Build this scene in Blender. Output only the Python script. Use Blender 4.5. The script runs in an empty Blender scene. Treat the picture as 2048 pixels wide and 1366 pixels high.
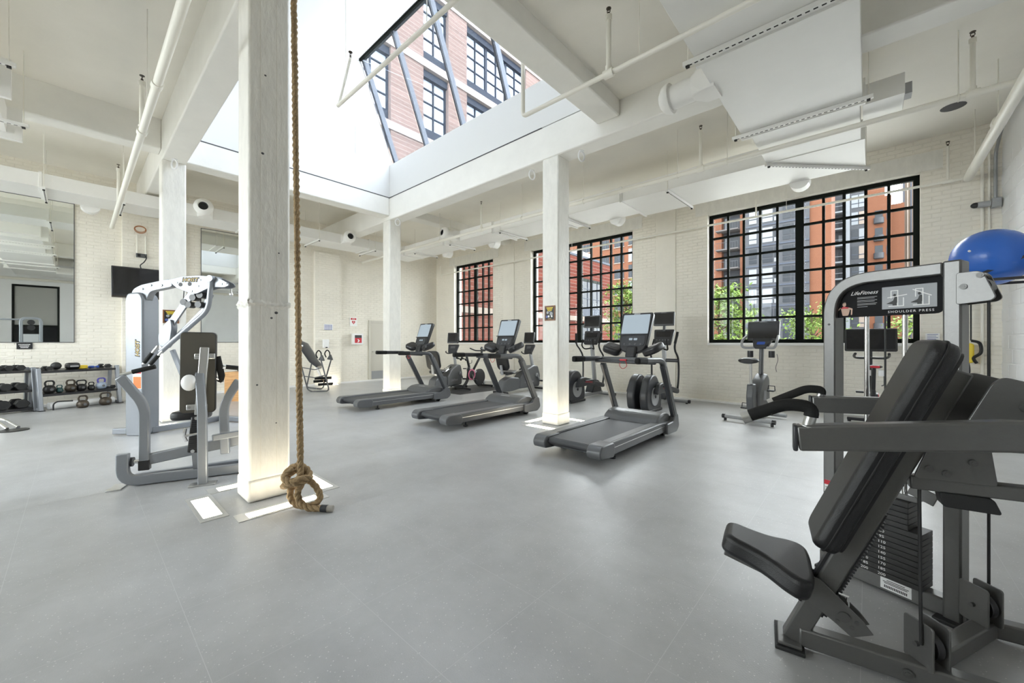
import bpy, bmesh, math, random
from mathutils import Matrix, Vector, Euler
random.seed(11)
PI = math.pi
sc = bpy.context.scene
COL = sc.collection
# ---------------------------------------------------------------- camera
cam = bpy.data.objects.new('camera', bpy.data.cameras.new('camera')); COL.objects.link(cam)
cam.data.sensor_width = 36.0
cam.data.lens = 36.0 * 788.0 / 2048.0
cam.data.shift_y = 1.0 / 2048.0
cam.data.clip_start = 0.05; cam.data.clip_end = 400
cam.location = (0, 0, 1.3)
cam.rotation_euler = (PI / 2, 0, math.atan2(0.66978, 0.74256))
sc.camera = cam
# ---------------------------------------------------------------- sky (overcast day) and exposure
w = bpy.data.worlds.new('overcast_sky'); sc.world = w; w.use_nodes = True
bg = w.node_tree.nodes['Background']
bg.inputs[0].default_value = (0.93, 0.97, 1.0, 1); bg.inputs[1].default_value = 10.0
def portal(name, loc, rot, sx, sy):
    l = bpy.data.lights.new(name, 'AREA'); l.shape = 'RECTANGLE'; l.size = sx; l.size_y = sy
    l.cycles.is_portal = True
    o = bpy.data.objects.new(name, l); COL.objects.link(o); o.location = loc; o.rotation_euler = rot
    return o
sc.view_settings.view_transform = 'Standard'; sc.view_settings.look = 'None'
sc.view_settings.gamma = 1.0; sc.view_settings.use_curve_mapping = False
sc.view_settings.exposure = 0.95
sc.cycles.max_bounces = 14; sc.cycles.diffuse_bounces = 10; sc.cycles.glossy_bounces = 5
sc.cycles.transparent_max_bounces = 16; sc.cycles.sample_clamp_indirect = 6.0
# ---------------------------------------------------------------- helpers
def I4(): return Matrix.Identity(4)
def TR(x, y, z): return Matrix.Translation((x, y, z))
def RX(a): return Matrix.Rotation(math.radians(a), 4, 'X')
def RY(a): return Matrix.Rotation(math.radians(a), 4, 'Y')
def RZ(a): return Matrix.Rotation(math.radians(a), 4, 'Z')
def frame(o, x, y, z=None):
    x = Vector(x).normalized(); y = Vector(y); z = Vector(z) if z else x.cross(y)
    z.normalize(); y = z.cross(x)
    return Matrix(((x.x, y.x, z.x, o[0]), (x.y, y.y, z.y, o[1]), (x.z, y.z, z.z, o[2]), (0, 0, 0, 1)))
class MB:
    def __init__(s): s.V = []; s.F = []
    def add(s, vs, fs, T=None):
        b = len(s.V)
        for v in vs:
            v = Vector(v); s.V.append(T @ v if T else v)
        for f in fs: s.F.append([i + b for i in f])
        return s
    def box(s, x0, x1, y0, y1, z0, z1, T=None):
        v = [(x, y, z) for z in (z0, z1) for y in (y0, y1) for x in (x0, x1)]
        return s.add(v, [(0, 2, 3, 1), (4, 5, 7, 6), (0, 1, 5, 4), (2, 6, 7, 3), (0, 4, 6, 2), (1, 3, 7, 5)], T)
    def bx(s, c, d, T=None):
        return s.box(c[0]-d[0]/2, c[0]+d[0]/2, c[1]-d[1]/2, c[1]+d[1]/2, c[2]-d[2]/2, c[2]+d[2]/2, T)
    def tube(s, pts, r, n=10, cap=True, closed=False, T=None):
        P = [Vector(p) for p in pts]; m = len(P)
        R = r if isinstance(r, (list, tuple)) else [r] * m
        tg = []
        for i in range(m):
            a = P[(i-1) % m] if (closed or i > 0) else P[i]
            b = P[(i+1) % m] if (closed or i < m-1) else P[i]
            d = b - a
            tg.append(d.normalized() if d.length > 1e-9 else Vector((0, 0, 1)))
        t0 = tg[0]; u = t0.orthogonal().normalized(); vs = []
        for i in range(m):
            t = tg[i]; u = u - t * u.dot(t)
            if u.length < 1e-6: u = t.orthogonal()
            u.normalize(); w_ = t.cross(u)
            for k in range(n):
                a = 2 * PI * k / n
                vs.append(P[i] + (u * math.cos(a) + w_ * math.sin(a)) * R[i])
        fs = []
        for i in range(m if closed else m-1):
            j = (i+1) % m
            for k in range(n):
                l = (k+1) % n
                fs.append((i*n+k, i*n+l, j*n+l, j*n+k))
        if cap and not closed:
            fs.append(tuple(range(n-1, -1, -1))); fs.append(tuple((m-1)*n+k for k in range(n)))
        return s.add(vs, fs, T)
    def cyl(s, a, b, r, n=14, r2=None, T=None):
        return s.tube([a, b], [r, r if r2 is None else r2], n, T=T)
    def bar(s, pts, wd, ht, up=(0, 0, 1), T=None, closed=False):
        """rectangular tube: wd across, ht along 'up'; mitred corners"""
        P = [Vector(p) for p in pts]; m = len(P); up = Vector(up); vs = []; fs = []
        for i in range(m):
            d0 = (P[i] - P[i-1]).normalized() if (i > 0 or closed) else None
            d1 = (P[(i+1) % m] - P[i]).normalized() if (i < m-1 or closed) else None
            d0 = d0 or d1; d1 = d1 or d0
            d = (d0 + d1).normalized(); cs = max(0.35, d.dot(d0))
            side = d.cross(up)
            if side.length < 1e-5: side = d.orthogonal()
            side.normalize(); u2 = side.cross(d).normalized()
            # widen in the bend plane
            bend = d1 - d0
            ws = wd / 2; hs = ht / 2
            if bend.length > 1e-6:
                bn = bend.normalized()
                if abs(bn.dot(side)) > abs(bn.dot(u2)): ws /= cs
                else: hs /= cs
            for a, b in ((-1, -1), (1, -1), (1, 1), (-1, 1)):
                vs.append(P[i] + side * a * ws + u2 * b * hs)
        for i in range(m if closed else m-1):
            j = (i+1) % m
            for k in range(4):
                l = (k+1) % 4
                fs.append((i*4+k, j*4+k, j*4+l, i*4+l))
        if not closed:
            fs.append((0, 1, 2, 3)); fs.append(((m-1)*4+3, (m-1)*4+2, (m-1)*4+1, (m-1)*4))
        return s.add(vs, fs, T)
    def lathe(s, prof, n=20, T=None, cap=True):
        vs = []; fs = []
        for r, z in prof:
            for k in range(n):
                a = 2 * PI * k / n; vs.append((r * math.cos(a), r * math.sin(a), z))
        for i in range(len(prof)-1):
            for k in range(n):
                l = (k+1) % n
                fs.append((i*n+k, i*n+l, (i+1)*n+l, (i+1)*n+k))
        if cap:
            fs.append(tuple(range(n-1, -1, -1))); fs.append(tuple((len(prof)-1)*n+k for k in range(n)))
        return s.add(vs, fs, T)
    def prism(s, poly, z0, z1, T=None):
        n = len(poly)
        area = sum(poly[i][0]*poly[(i+1) % n][1] - poly[(i+1) % n][0]*poly[i][1] for i in range(n))
        if area < 0: poly = poly[::-1]
        vs = [(p[0], p[1], z0) for p in poly] + [(p[0], p[1], z1) for p in poly]
        fs = [tuple(range(n-1, -1, -1)), tuple(range(n, 2*n))]
        for i in range(n):
            j = (i+1) % n; fs.append((i, j, j+n, i+n))
        return s.add(vs, fs, T)
    def ell(s, c, r, nu=16, nv=10, T=None):
        vs = [(c[0], c[1], c[2]-r[2])]; fs = []
        for i in range(1, nv):
            a = -PI/2 + PI*i/nv
            for k in range(nu):
                b = 2*PI*k/nu
                vs.append((c[0]+r[0]*math.cos(a)*math.cos(b), c[1]+r[1]*math.cos(a)*math.sin(b), c[2]+r[2]*math.sin(a)))
        vs.append((c[0], c[1], c[2]+r[2])); L = len(vs)-1
        for k in range(nu): fs.append((0, 1+(k+1) % nu, 1+k))
        for i in range(nv-2):
            for k in range(nu):
                l = (k+1) % nu
                fs.append((1+i*nu+k, 1+i*nu+l, 1+(i+1)*nu+l, 1+(i+1)*nu+k))
        for k in range(nu): fs.append((L, 1+(nv-2)*nu+k, 1+(nv-2)*nu+(k+1) % nu))
        return s.add(vs, fs, T)
    def loft(s, rings, T=None, cap=True):
        n = len(rings[0]); vs = [p for r in rings for p in r]; fs = []
        for i in range(len(rings)-1):
            for k in range(n):
                l = (k+1) % n
                fs.append((i*n+k, i*n+l, (i+1)*n+l, (i+1)*n+k))
        if cap:
            fs.append(tuple(range(n-1, -1, -1))); fs.append(tuple((len(rings)-1)*n+k for k in range(n)))
        return s.add(vs, fs, T)
    def mesh(s, name, ang=35, fix=True):
        me = bpy.data.meshes.new(name)
        me.from_pydata([tuple(v) for v in s.V], [], [tuple(f) for f in s.F])
        if fix:
            b = bmesh.new(); b.from_mesh(me); bmesh.ops.recalc_face_normals(b, faces=b.faces); b.to_mesh(me); b.free()
        if ang:
            me.polygons.foreach_set('use_smooth', [True]*len(me.polygons))
            me.set_sharp_from_angle(angle=math.radians(ang))
        me.update(); return me
    def build(s, name, m, parent=None, bevel=0, seg=2, ang=35, label=None, fix=True):
        if parent is None and s.V:
            xs = [v.x for v in s.V]; ys = [v.y for v in s.V]; z0 = min(v.z for v in s.V)
            o3 = Vector(((min(xs)+max(xs))/2, (min(ys)+max(ys))/2, z0))
            s.V = [v - o3 for v in s.V]
        else: o3 = Vector((0, 0, 0))
        o = bpy.data.objects.new(name, s.mesh(name, ang, fix)); COL.objects.link(o)
        o.location = o3
        if m is not None: o.data.materials.append(m)
        if parent is not None: o.parent = parent
        if bevel:
            md = o.modifiers.new('bevel', 'BEVEL'); md.width = bevel; md.segments = seg
            md.limit_method = 'ANGLE'; md.angle_limit = math.radians(40); md.harden_normals = False
        if label: o['label'] = label
        return o
def tag(o, label, cat, group=None):
    o['label'] = label; o['category'] = cat
    if group: o['group'] = group
    return o
def struct(o): o['kind'] = 'structure'; return o
def stuff(o): o['kind'] = 'stuff'; return o
def thing(name, label, cat, loc=(0, 0, 0), rz=0.0, group=None):
    o = bpy.data.objects.new(name, None); COL.objects.link(o)
    o.empty_display_size = 0.1; o.location = loc; o.rotation_euler = (0, 0, math.radians(rz))
    return tag(o, label, cat, group)
def group_struct(name, loc=(0, 0, 0)):
    o = bpy.data.objects.new(name, None); COL.objects.link(o); o.location = loc; o.empty_display_size = 0.1
    return struct(o)
def inst(src, parent, loc=(0, 0, 0), rot=None, scale=None, name=None):
    c = src.copy(); COL.objects.link(c); c.parent = parent; c.location = loc
    if rot is not None: c.rotation_euler = rot
    if scale is not None: c.scale = scale
    if name: c.name = name
    return c
def dup(root, loc, rz=None, label=None):
    r = root.copy(); COL.objects.link(r); r.location = loc
    if rz is not None: r.rotation_euler = (0, 0, math.radians(rz))
    if label: r['label'] = label
    for ch in list(root.children):
        c = ch.copy(); COL.objects.link(c); c.parent = r
        for gch in list(ch.children):
            d = gch.copy(); COL.objects.link(d); d.parent = c
    return r
def text(name, body, size, m, parent, T, ext=0.0006, align='CENTER', shear=0.0, spacing=1.0, sx=1.0, offset=0.0):
    cu = bpy.data.curves.new(name, 'FONT'); cu.body = body; cu.size = size; cu.extrude = ext
    cu.align_x = align; cu.align_y = 'CENTER'; cu.shear = shear; cu.space_character = spacing; cu.resolution_u = 2; cu.offset = offset
    t = bpy.data.objects.new(name, cu); COL.objects.link(t)
    me = bpy.data.meshes.new_from_object(t); bpy.data.objects.remove(t)
    me.transform(T @ Matrix.Diagonal((sx, 1, 1, 1))); me.materials.clear(); me.materials.append(m)
    o = bpy.data.objects.new(name, me); COL.objects.link(o)
    if parent is not None: o.parent = parent
    return o
def rrect(w_, h_, r, n=5):
    p = []
    for cx, cy, a0 in ((w_/2-r, h_/2-r, 0), (-w_/2+r, h_/2-r, 90), (-w_/2+r, -h_/2+r, 180), (w_/2-r, -h_/2+r, 270)):
        for k in range(n+1):
            a = math.radians(a0 + 90*k/n); p.append((cx + r*math.cos(a), cy + r*math.sin(a)))
    return p
def smooth_path(pts, n=6, closed=False):
    P = [Vector(p) for p in pts]; out = []; m = len(P)
    for i in range(m if closed else m-1):
        p0 = P[(i-1) % m] if (closed or i > 0) else P[i]
        p1 = P[i]; p2 = P[(i+1) % m]
        p3 = P[(i+2) % m] if (closed or i < m-2) else p2
        for k in range(n):
            t = k/n
            out.append(0.5*((2*p1) + (p2-p0)*t + (2*p0-5*p1+4*p2-p3)*t*t + (3*p1-p0-3*p2+p3)*t**3))
    if not closed: out.append(P[-1])
    return out
def fillet(pts, r, n=5):
    P = [Vector(p) for p in pts]; out = [P[0]]
    for i in range(1, len(P)-1):
        a = (P[i-1]-P[i]); b = (P[i+1]-P[i]); rr = min(r, a.length*.45, b.length*.45)
        s0 = P[i]+a.normalized()*rr; s1 = P[i]+b.normalized()*rr
        for k in range(n+1):
            t = k/n; out.append(s0*(1-t)**2 + P[i]*2*t*(1-t) + s1*t*t)
    out.append(P[-1]); return out
# ---------------------------------------------------------------- materials
def mat(n, col, rough=.5, metal=0., var=0., vs=4., bump=0., bs=60., spec=.5, coat=0., col2=None, rvar=0., obj=False, stretch=None):
    m = bpy.data.materials.new(n); m.use_nodes = True
    nt = m.node_tree; N = nt.nodes; Lk = nt.links; b = N['Principled BSDF']
    b.inputs['Base Color'].default_value = (*col, 1); b.inputs['Roughness'].default_value = rough
    b.inputs['Metallic'].default_value = metal; b.inputs['Specular IOR Level'].default_value = spec
    b.inputs['Coat Weight'].default_value = coat
    if var or bump or rvar:
        if obj: src = N.new('ShaderNodeTexCoord').outputs['Object']
        else: src = N.new('ShaderNodeNewGeometry').outputs['Position']
        if stretch:
            mp = N.new('ShaderNodeMapping'); mp.inputs['Scale'].default_value = stretch
            Lk.new(src, mp.inputs['Vector']); src = mp.outputs[0]
    if var:
        t = N.new('ShaderNodeTexNoise'); t.inputs['Scale'].default_value = vs; t.inputs['Detail'].default_value = 8
        t.inputs['Roughness'].default_value = .62
        Lk.new(src, t.inputs['Vector'])
        r = N.new('ShaderNodeValToRGB'); r.color_ramp.elements[0].position = .32; r.color_ramp.elements[1].position = .68
        c2 = col2 or tuple(c*(1-var) for c in col)
        r.color_ramp.elements[0].color = (*c2, 1); r.color_ramp.elements[1].color = (*col, 1)
        Lk.new(t.outputs['Fac'], r.inputs[0]); Lk.new(r.outputs[0], b.inputs['Base Color'])
        if rvar:
            mr = N.new('ShaderNodeMapRange'); mr.inputs['To Min'].default_value = rough-rvar; mr.inputs['To Max'].default_value = rough+rvar
            Lk.new(t.outputs['Fac'], mr.inputs['Value']); Lk.new(mr.outputs[0], b.inputs['Roughness'])
    if bump:
        t2 = N.new('ShaderNodeTexNoise'); t2.inputs['Scale'].default_value = bs; t2.inputs['Detail'].default_value = 4
        Lk.new(src, t2.inputs['Vector'])
        bp = N.new('ShaderNodeBump'); bp.inputs['Strength'].default_value = bump; bp.inputs['Distance'].default_value = .01
        Lk.new(t2.outputs['Fac'], bp.inputs['Height']); Lk.new(bp.outputs[0], b.inputs['Normal'])
    return m
def emis(n, col, s, base=(.8, .8, .8)):
    m = mat(n, base, .4); b = m.node_tree.nodes['Principled BSDF']
    b.inputs['Emission Color'].default_value = (*col, 1); b.inputs['Emission Strength'].default_value = s
    return m
def glassmat(n, tint=(1, 1, 1), refl=.08, rough=0.):
    m = bpy.data.materials.new(n); m.use_nodes = True; nt = m.node_tree; N = nt.nodes; Lk = nt.links
    N.remove(N['Principled BSDF']); out = N['Material Output']
    tr = N.new('ShaderNodeBsdfTransparent'); tr.inputs[0].default_value = (*tint, 1)
    gl = N.new('ShaderNodeBsdfGlossy'); gl.inputs['Roughness'].default_value = rough
    fr = N.new('ShaderNodeFresnel'); fr.inputs[0].default_value = 1.45
    ml = N.new('ShaderNodeMath'); ml.operation = 'MULTIPLY'; ml.inputs[1].default_value = refl*12; ml.use_clamp = True
    mx = N.new('ShaderNodeMixShader')
    Lk.new(fr.outputs[0], ml.inputs[0]); Lk.new(ml.outputs[0], mx.inputs[0])
    Lk.new(tr.outputs[0], mx.inputs[1]); Lk.new(gl.outputs[0], mx.inputs[2]); Lk.new(mx.outputs[0], out.inputs[0])
    return m
def brickmat(n, c1, c2, mortar, scale, rot=(0, 0, 0), bw=.5, rh=.25, ms=.02):
    m = mat(n, c1, .9, spec=.06); nt = m.node_tree; N = nt.nodes; Lk = nt.links; b = N['Principled BSDF']
    g = N.new('ShaderNodeNewGeometry'); mp = N.new('ShaderNodeMapping'); mp.inputs['Rotation'].default_value = rot
    br = N.new('ShaderNodeTexBrick'); br.inputs['Color1'].default_value = (*c1, 1); br.inputs['Color2'].default_value = (*c2, 1)
    br.inputs['Mortar'].default_value = (*mortar, 1); br.inputs['Scale'].default_value = scale
    br.inputs['Mortar Size'].default_value = ms; br.inputs['Brick Width'].default_value = bw; br.inputs['Row Height'].default_value = rh
    Lk.new(g.outputs['Position'], mp.inputs[0]); Lk.new(mp.outputs[0], br.inputs[0]); Lk.new(br.outputs[0], b.inputs['Base Color'])
    return m
M = {}
M['brick'] = mat('painted_brick', (.84, .80, .715), .62, var=.08, vs=2.2, bump=.45, bs=26)
M['mortar'] = mat('painted_mortar', (.81, .77, .685), .75, var=.08, vs=3)
M['block'] = mat('white_painted_block', (.86, .865, .88), .45, var=.03, vs=3, bump=.15, bs=40)
M['concrete'] = mat('painted_concrete', (.82, .80, .745), .55, var=.10, vs=5, bump=.6, bs=12, stretch=(2.4, 2.4, .9))
M['beam'] = mat('white_painted_beam', (.84, .825, .78), .55, var=.06, vs=2.2, bump=.25, bs=12)
M['slab'] = mat('painted_slab', (.84, .81, .74), .62, var=.08, vs=.8, bump=.2, bs=14)
M['drywall'] = mat('white_drywall', (.74, .74, .73), .6)
def translucent(n, col, fac):
    m = bpy.data.materials.new(n); m.use_nodes = True; nt = m.node_tree; N = nt.nodes; N.remove(N['Principled BSDF'])
    d = N.new('ShaderNodeBsdfDiffuse'); t = N.new('ShaderNodeBsdfTranslucent'); x = N.new('ShaderNodeMixShader')
    d.inputs[0].default_value = (*col, 1); t.inputs[0].default_value = (*col, 1); x.inputs[0].default_value = fac
    nt.links.new(d.outputs[0], x.inputs[1]); nt.links.new(t.outputs[0], x.inputs[2]); nt.links.new(x.outputs[0], N['Material Output'].inputs[0])
    return m
M['leak_ceiling'] = translucent('white_ceiling_added_light_leak', (.76, .76, .75), .012)  # solid sloped ceiling; slight translucency added to let extra daylight through
M['joint'] = mat('dark_joint', (.08, .08, .085), .7)
M['curb'] = mat('white_ledge', (.85, .84, .82), .5)
M['duct'] = mat('painted_duct', (.83, .82, .79), .42, var=.03, vs=3)
M['pipe'] = mat('painted_pipe', (.80, .775, .70), .38)
M['strut'] = mat('strut_white', (.80, .79, .76), .4)
M['slot'] = mat('slot_dark', (.02, .02, .02), .8)
M['blackframe'] = mat('black_steel_frame', (.014, .016, .014), .75, spec=.04)
M['greyframe'] = mat('grey_aluminium_frame', (.075, .082, .095), .45, .2)
M['glass'] = glassmat('window_glass', (.95, .965, .96), .018)
M['silverglass'] = glassmat('skylight_glass', (.66, .69, .73), .012)
M['steel'] = mat('grey_powder_coat', (.15, .148, .143), .31, .5, var=.06, vs=60, bump=.06, bs=260, obj=True)
M['silver'] = mat('platinum_powder_coat', (.27, .285, .31), .36, .4, obj=True, var=.03, vs=30)
M['bolt'] = mat('dull_steel_bolt', (.13, .13, .125), .42, .6)
M['chrome'] = mat('chrome', (.82, .82, .82), .12, 1.0)
M['brushed'] = mat('brushed_aluminium', (.62, .62, .61), .28, .9)
M['vinyl'] = mat('black_vinyl', (.013, .013, .014), .31, spec=.5, bump=.25, bs=420, obj=True)
M['padback'] = mat('pad_backing', (.075, .068, .055), .55)
M['rubber'] = mat('black_rubber', (.018, .018, .018), .6, bump=.1, bs=200, obj=True)
M['grip'] = mat('black_foam_grip', (.016, .016, .0155), .75, spec=.25, bump=.15, bs=300, obj=True)
M['plastic'] = mat('black_plastic', (.022, .022, .024), .35)
M['dplastic'] = mat('charcoal_plastic', (.035, .037, .042), .36)
M['gplastic'] = mat('grey_plastic', (.105, .108, .113), .36)
M['lplastic'] = mat('light_grey_plastic', (.36, .365, .375), .4)
M['belt'] = mat('treadmill_belt', (.05, .052, .056), .55, var=.15, vs=90)
M['screen'] = mat('dark_screen', (.012, .012, .014), .08)
M['lit'] = emis('lit_screen', (.55, .66, .74), .30, (.1, .12, .14))
M['iron'] = mat('cast_iron', (.028, .027, .026), .42, .3)
M['bronze'] = mat('worn_iron', (.07, .055, .04), .4, .4)
M['white'] = mat('white_plastic', (.82, .82, .82), .4)
M['paper'] = mat('white_print', (.86, .86, .85), .6)
M['red'] = mat('red_print', (.55, .02, .035), .5)
M['blue'] = mat('blue_print', (.10, .13, .36), .5)
M['orange'] = mat('orange_label', (.75, .17, .03), .5)
M['yellow'] = mat('yellow_vinyl', (.80, .60, .05), .5)
M['bluerubber'] = mat('blue_rubber', (.03, .09, .42), .4)
M['ball'] = mat('blue_exercise_ball', (.035, .15, .58), .27, bump=.12, bs=30, obj=True, stretch=(1, 6, 1))
M['mirror'] = mat('mirror_glass', (.90, .93, .91), .015, 1.0)
M['wood'] = mat('plywood', (.60, .34, .13), .55, var=.5, vs=3.5, col2=(.36, .17, .055), obj=True, stretch=(1, 1, 9))
M['pink'] = mat('pink_accent', (.62, .16, .26), .45)
M['lens'] = emis('uplight_lens', (1.0, .90, .68), 10.5)
M['ulframe'] = mat('uplight_frame', (.60, .59, .57), .4, .5)
M['door'] = mat('beige_door', (.58, .55, .48), .55)
M['kick'] = mat('steel_kick_plate', (.42, .43, .45), .35, .8)
M['panelblack'] = mat('matt_black_panel', (.008, .008, .009), .6, spec=.15)
M['print'] = mat('panel_grey_print', (.36, .37, .39), .5)
M['skin'] = mat('printed_skin', (.62, .42, .32), .6)
M['ink'] = mat('black_ink', (.012, .012, .012), .5)
M['gold'] = mat('gold_print', (.55, .40, .12), .5)
M['rope'] = mat('manila_rope', (.42, .29, .15), .85, var=.45, vs=70, bump=.6, bs=240, obj=True)
M['tape'] = mat('black_tape', (.02, .022, .025), .4)
M['copper'] = mat('rusty_wire', (.40, .18, .08), .6)
M['conduit'] = mat('grey_conduit', (.36, .37, .38), .4, .5)
# floor: rubber with pale flecks
def floormat():
    m = mat('grey_rubber_floor', (.30, .302, .308), .33, spec=.7); nt = m.node_tree; N = nt.nodes; Lk = nt.links; b = N['Principled BSDF']
    g = N.new('ShaderNodeNewGeometry')
    n1 = N.new('ShaderNodeTexNoise'); n1.inputs['Scale'].default_value = 1.6; n1.inputs['Detail'].default_value = 10; n1.inputs['Roughness'].default_value = .68
    n2 = N.new('ShaderNodeTexVoronoi'); n2.inputs['Scale'].default_value = 62; n2.inputs['Randomness'].default_value = 1
    n3 = N.new('ShaderNodeTexNoise'); n3.inputs['Scale'].default_value = 160; n3.inputs['Detail'].default_value = 3
    for n in (n1, n2, n3): Lk.new(g.outputs['Position'], n.inputs['Vector'])
    r1 = N.new('ShaderNodeValToRGB'); e = r1.color_ramp.elements
    e[0].position = .3; e[0].color = (.34, .34, .34, 1); e[1].position = .7; e[1].color = (.455, .456, .46, 1)
    Lk.new(n1.outputs['Fac'], r1.inputs[0])
    r2 = N.new('ShaderNodeValToRGB'); e = r2.color_ramp.elements
    e[0].position = .0; e[0].color = (1, 1, 1, 1); e[1].position = .20; e[1].color = (0, 0, 0, 1)
    Lk.new(n2.outputs['Distance'], r2.inputs[0])
    sp = N.new('ShaderNodeMath'); sp.operation = 'MULTIPLY'
    thr = N.new('ShaderNodeMath'); thr.operation = 'GREATER_THAN'; thr.inputs[1].default_value = .52
    sep = N.new('ShaderNodeSeparateColor'); Lk.new(n2.outputs['Color'], sep.inputs[0]); Lk.new(sep.outputs[0], thr.inputs[0])
    Lk.new(r2.outputs[0], sp.inputs[0]); Lk.new(thr.outputs[0], sp.inputs[1])
    mx = N.new('ShaderNodeMixRGB'); mx.inputs[2].default_value = (.82, .81, .78, 1)
    Lk.new(sp.outputs[0], mx.inputs[0]); Lk.new(r1.outputs[0], mx.inputs[1]); Lk.new(mx.outputs[0], b.inputs['Base Color'])
    bp = N.new('ShaderNodeBump'); bp.inputs['Strength'].default_value = .16; bp.inputs['Distance'].default_value = .004
    Lk.new(n3.outputs['Fac'], bp.inputs['Height']); Lk.new(bp.outputs[0], b.inputs['Normal'])
    return m
M['floor'] = floormat()
M['seam'] = mat('floor_seam', (.52, .52, .52), .45)
# ================================================================ ROOM
XB, XC, YA, YR = -12.3, 1.5, 9.3, -5.0
ZR, ZL = 4.62, 4.88            # slab undersides: right bay / left bay
# ---------------- floor and rubber tiles
fl = MB().box(XB-.3, XC+.3, YR-.3, YA+.45, -.2, -.0003).build('floor', M['seam']); struct(fl); fl_z = fl.location.copy()
tiles = []
TS = .61
for i in range(-18, 6):
    for j in range(-10, 16):
        x0 = -1.85 + i*TS; y0 = .35 + j*TS; x1 = x0+TS; y1 = y0+TS
        a0, a1, b0, b1 = max(x0, XB), min(x1, XC), max(y0, YR), min(y1, YA)
        if a1-a0 < .05 or b1-b0 < .05: continue
        cx_, cy_ = (a0+a1)/2, (b0+b1)/2
        dep = -.66978*cx_+.74256*cy_; rr = .74256*cx_+.66978*cy_
        vis = dep > .9 and abs(rr) < 1.36*dep
        tiles.append((0 if vis else 1, dep if vis else 99, a0, a1, b0, b1))
tiles.sort()
tile_src = MB().box(-.5, .5, -.5, .5, -.0002, 0)
tsrc = None; rest = MB(); gap = .0012; k = 0
for t in tiles:
    _, _, a0, a1, b0, b1 = t
    if k < 300:
        if tsrc is None:
            tsrc = tile_src.build('rubber_tile', M['floor'], fl, ang=0); o = tsrc
        else:
            o = tsrc.copy(); COL.objects.link(o)
        o.location = Vector(((a0+a1)/2, (b0+b1)/2, 0)) - fl_z; o.scale = (a1-a0-2*gap, b1-b0-2*gap, 1); k += 1
    else:
        rest.box(a0+gap-fl_z.x, a1-gap-fl_z.x, b0+gap-fl_z.y, b1-gap-fl_z.y, -.0002-fl_z.z, -fl_z.z)
stuff(rest.build('rubber_tiles', M['floor'], fl, ang=0))
# ---------------- walls
def bricks(name, parent, T, U, H, holes, m, bw=.2, bh=.058, g=.011, dmin=.002, dmax=.0065, u0=0., v0=0.):
    b = MB(); rnd = random.Random(5); row = 0; v = v0
    while v < H:
        u = u0-(bw+g)*(.5 if row % 2 else 0); v1 = min(v+bh, H)
        while u < U:
            a, c = max(u, u0), min(u+bw, U)
            if c-a > .03:
                segs = [(a, c)]
                for (h0, h1, z0, z1) in holes:
                    if v1 > z0 and v < z1:
                        ns = []
                        for s0, s1 in segs:
                            if s1 <= h0 or s0 >= h1: ns.append((s0, s1)); continue
                            if s0 < h0: ns.append((s0, h0))
                            if s1 > h1: ns.append((h1, s1))
                        segs = ns
                for s0, s1 in segs:
                    if s1-s0 < .02: continue
                    d = rnd.uniform(dmin, dmax)
                    c8 = .004
                    vs = [(s0, v, 0), (s1, v, 0), (s1, v1, 0), (s0, v1, 0),
                          (s0+c8, v+c8, d), (s1-c8, v+c8, d), (s1-c8, v1-c8, d), (s0+c8, v1-c8, d)]
                    b.add(vs, [(4, 5, 6, 7), (0, 1, 5, 4), (1, 2, 6, 5), (2, 3, 7, 6), (3, 0, 4, 7)], T)
            u += bw+g
        v += bh+g; row += 1
    o = b.build(name, m, parent, ang=0, fix=False)
    return stuff(o)
def shift(T, parent): return Matrix.Translation(-Vector(parent.location)) @ T
WIN = [(-11.25, -9.24), (-7.62, -4.345), (-2.605, .648)]; WZ0, WZ1 = 1.28, 4.09
wa = MB(); prev = XB-.3
for a, b_ in WIN + [(XC+.3, None)]:
    wa.box(prev, a, YA, YA+.36, -.2, 5.2); prev = b_
for a, b_ in WIN:
    wa.box(a, b_, YA, YA+.36, -.2, WZ0); wa.box(a, b_, YA, YA+.36, WZ1, 5.2)
wa = struct(wa.build('wall_back', M['mortar'], ang=0))
TA = frame((XB, YA, 0), (1, 0, 0), (0, 0, 1), (0, -1, 0))
bricks('brick_courses', wa, shift(TA, wa), XC-XB, 4.7, [(a-XB-.0, b_-XB+.0, WZ0-.05, WZ1+.02) for a, b_ in WIN], M['brick'])
# concrete lintels and piers on the window wall
for i, (a, b_) in enumerate(WIN):
    MB().box(a-.25, b_+.25, YA-.012, YA+.02, WZ1, WZ1+.30).build('lintel', M['concrete'], wa).location = -Vector(wa.location)
for a, b_ in ((-3.75, -3.28), (-8.75, -8.28)):
    MB().box(a, b_, YA-.03, YA+.02, .05, 4.7).build('pier', M['brick'], wa, bevel=.01).location = -Vector(wa.location)
wb = struct(MB().box(XB-.3, XB, YR-.3, YA+.36, -.2, 5.3).build('wall_left', M['mortar'], ang=0))
DY0, DY1, DZ = 6.52, 7.35, 2.02
TB = frame((XB, YR, 0), (0, 1, 0), (0, 0, 1), (1, 0, 0))
bricks('brick_courses', wb, shift(TB, wb), YA-YR, 4.9, [(DY0-YR, DY1-YR, 0, DZ)], M['brick'])
for a, b_, hh in ((.69, 1.75, 4.15), (4.77, 5.54, 4.0)):
    p = MB().box(XB, XB+.12, a, b_, 0, hh).build('pilaster', M['mortar'], wb, ang=0); p.location = -Vector(wb.location)
    T = frame((XB+.12, a, 0), (0, 1, 0), (0, 0, 1), (1, 0, 0))
    bricks('pilaster_bricks', wb, shift(T, wb), b_-a, hh, [], M['brick'])
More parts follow.
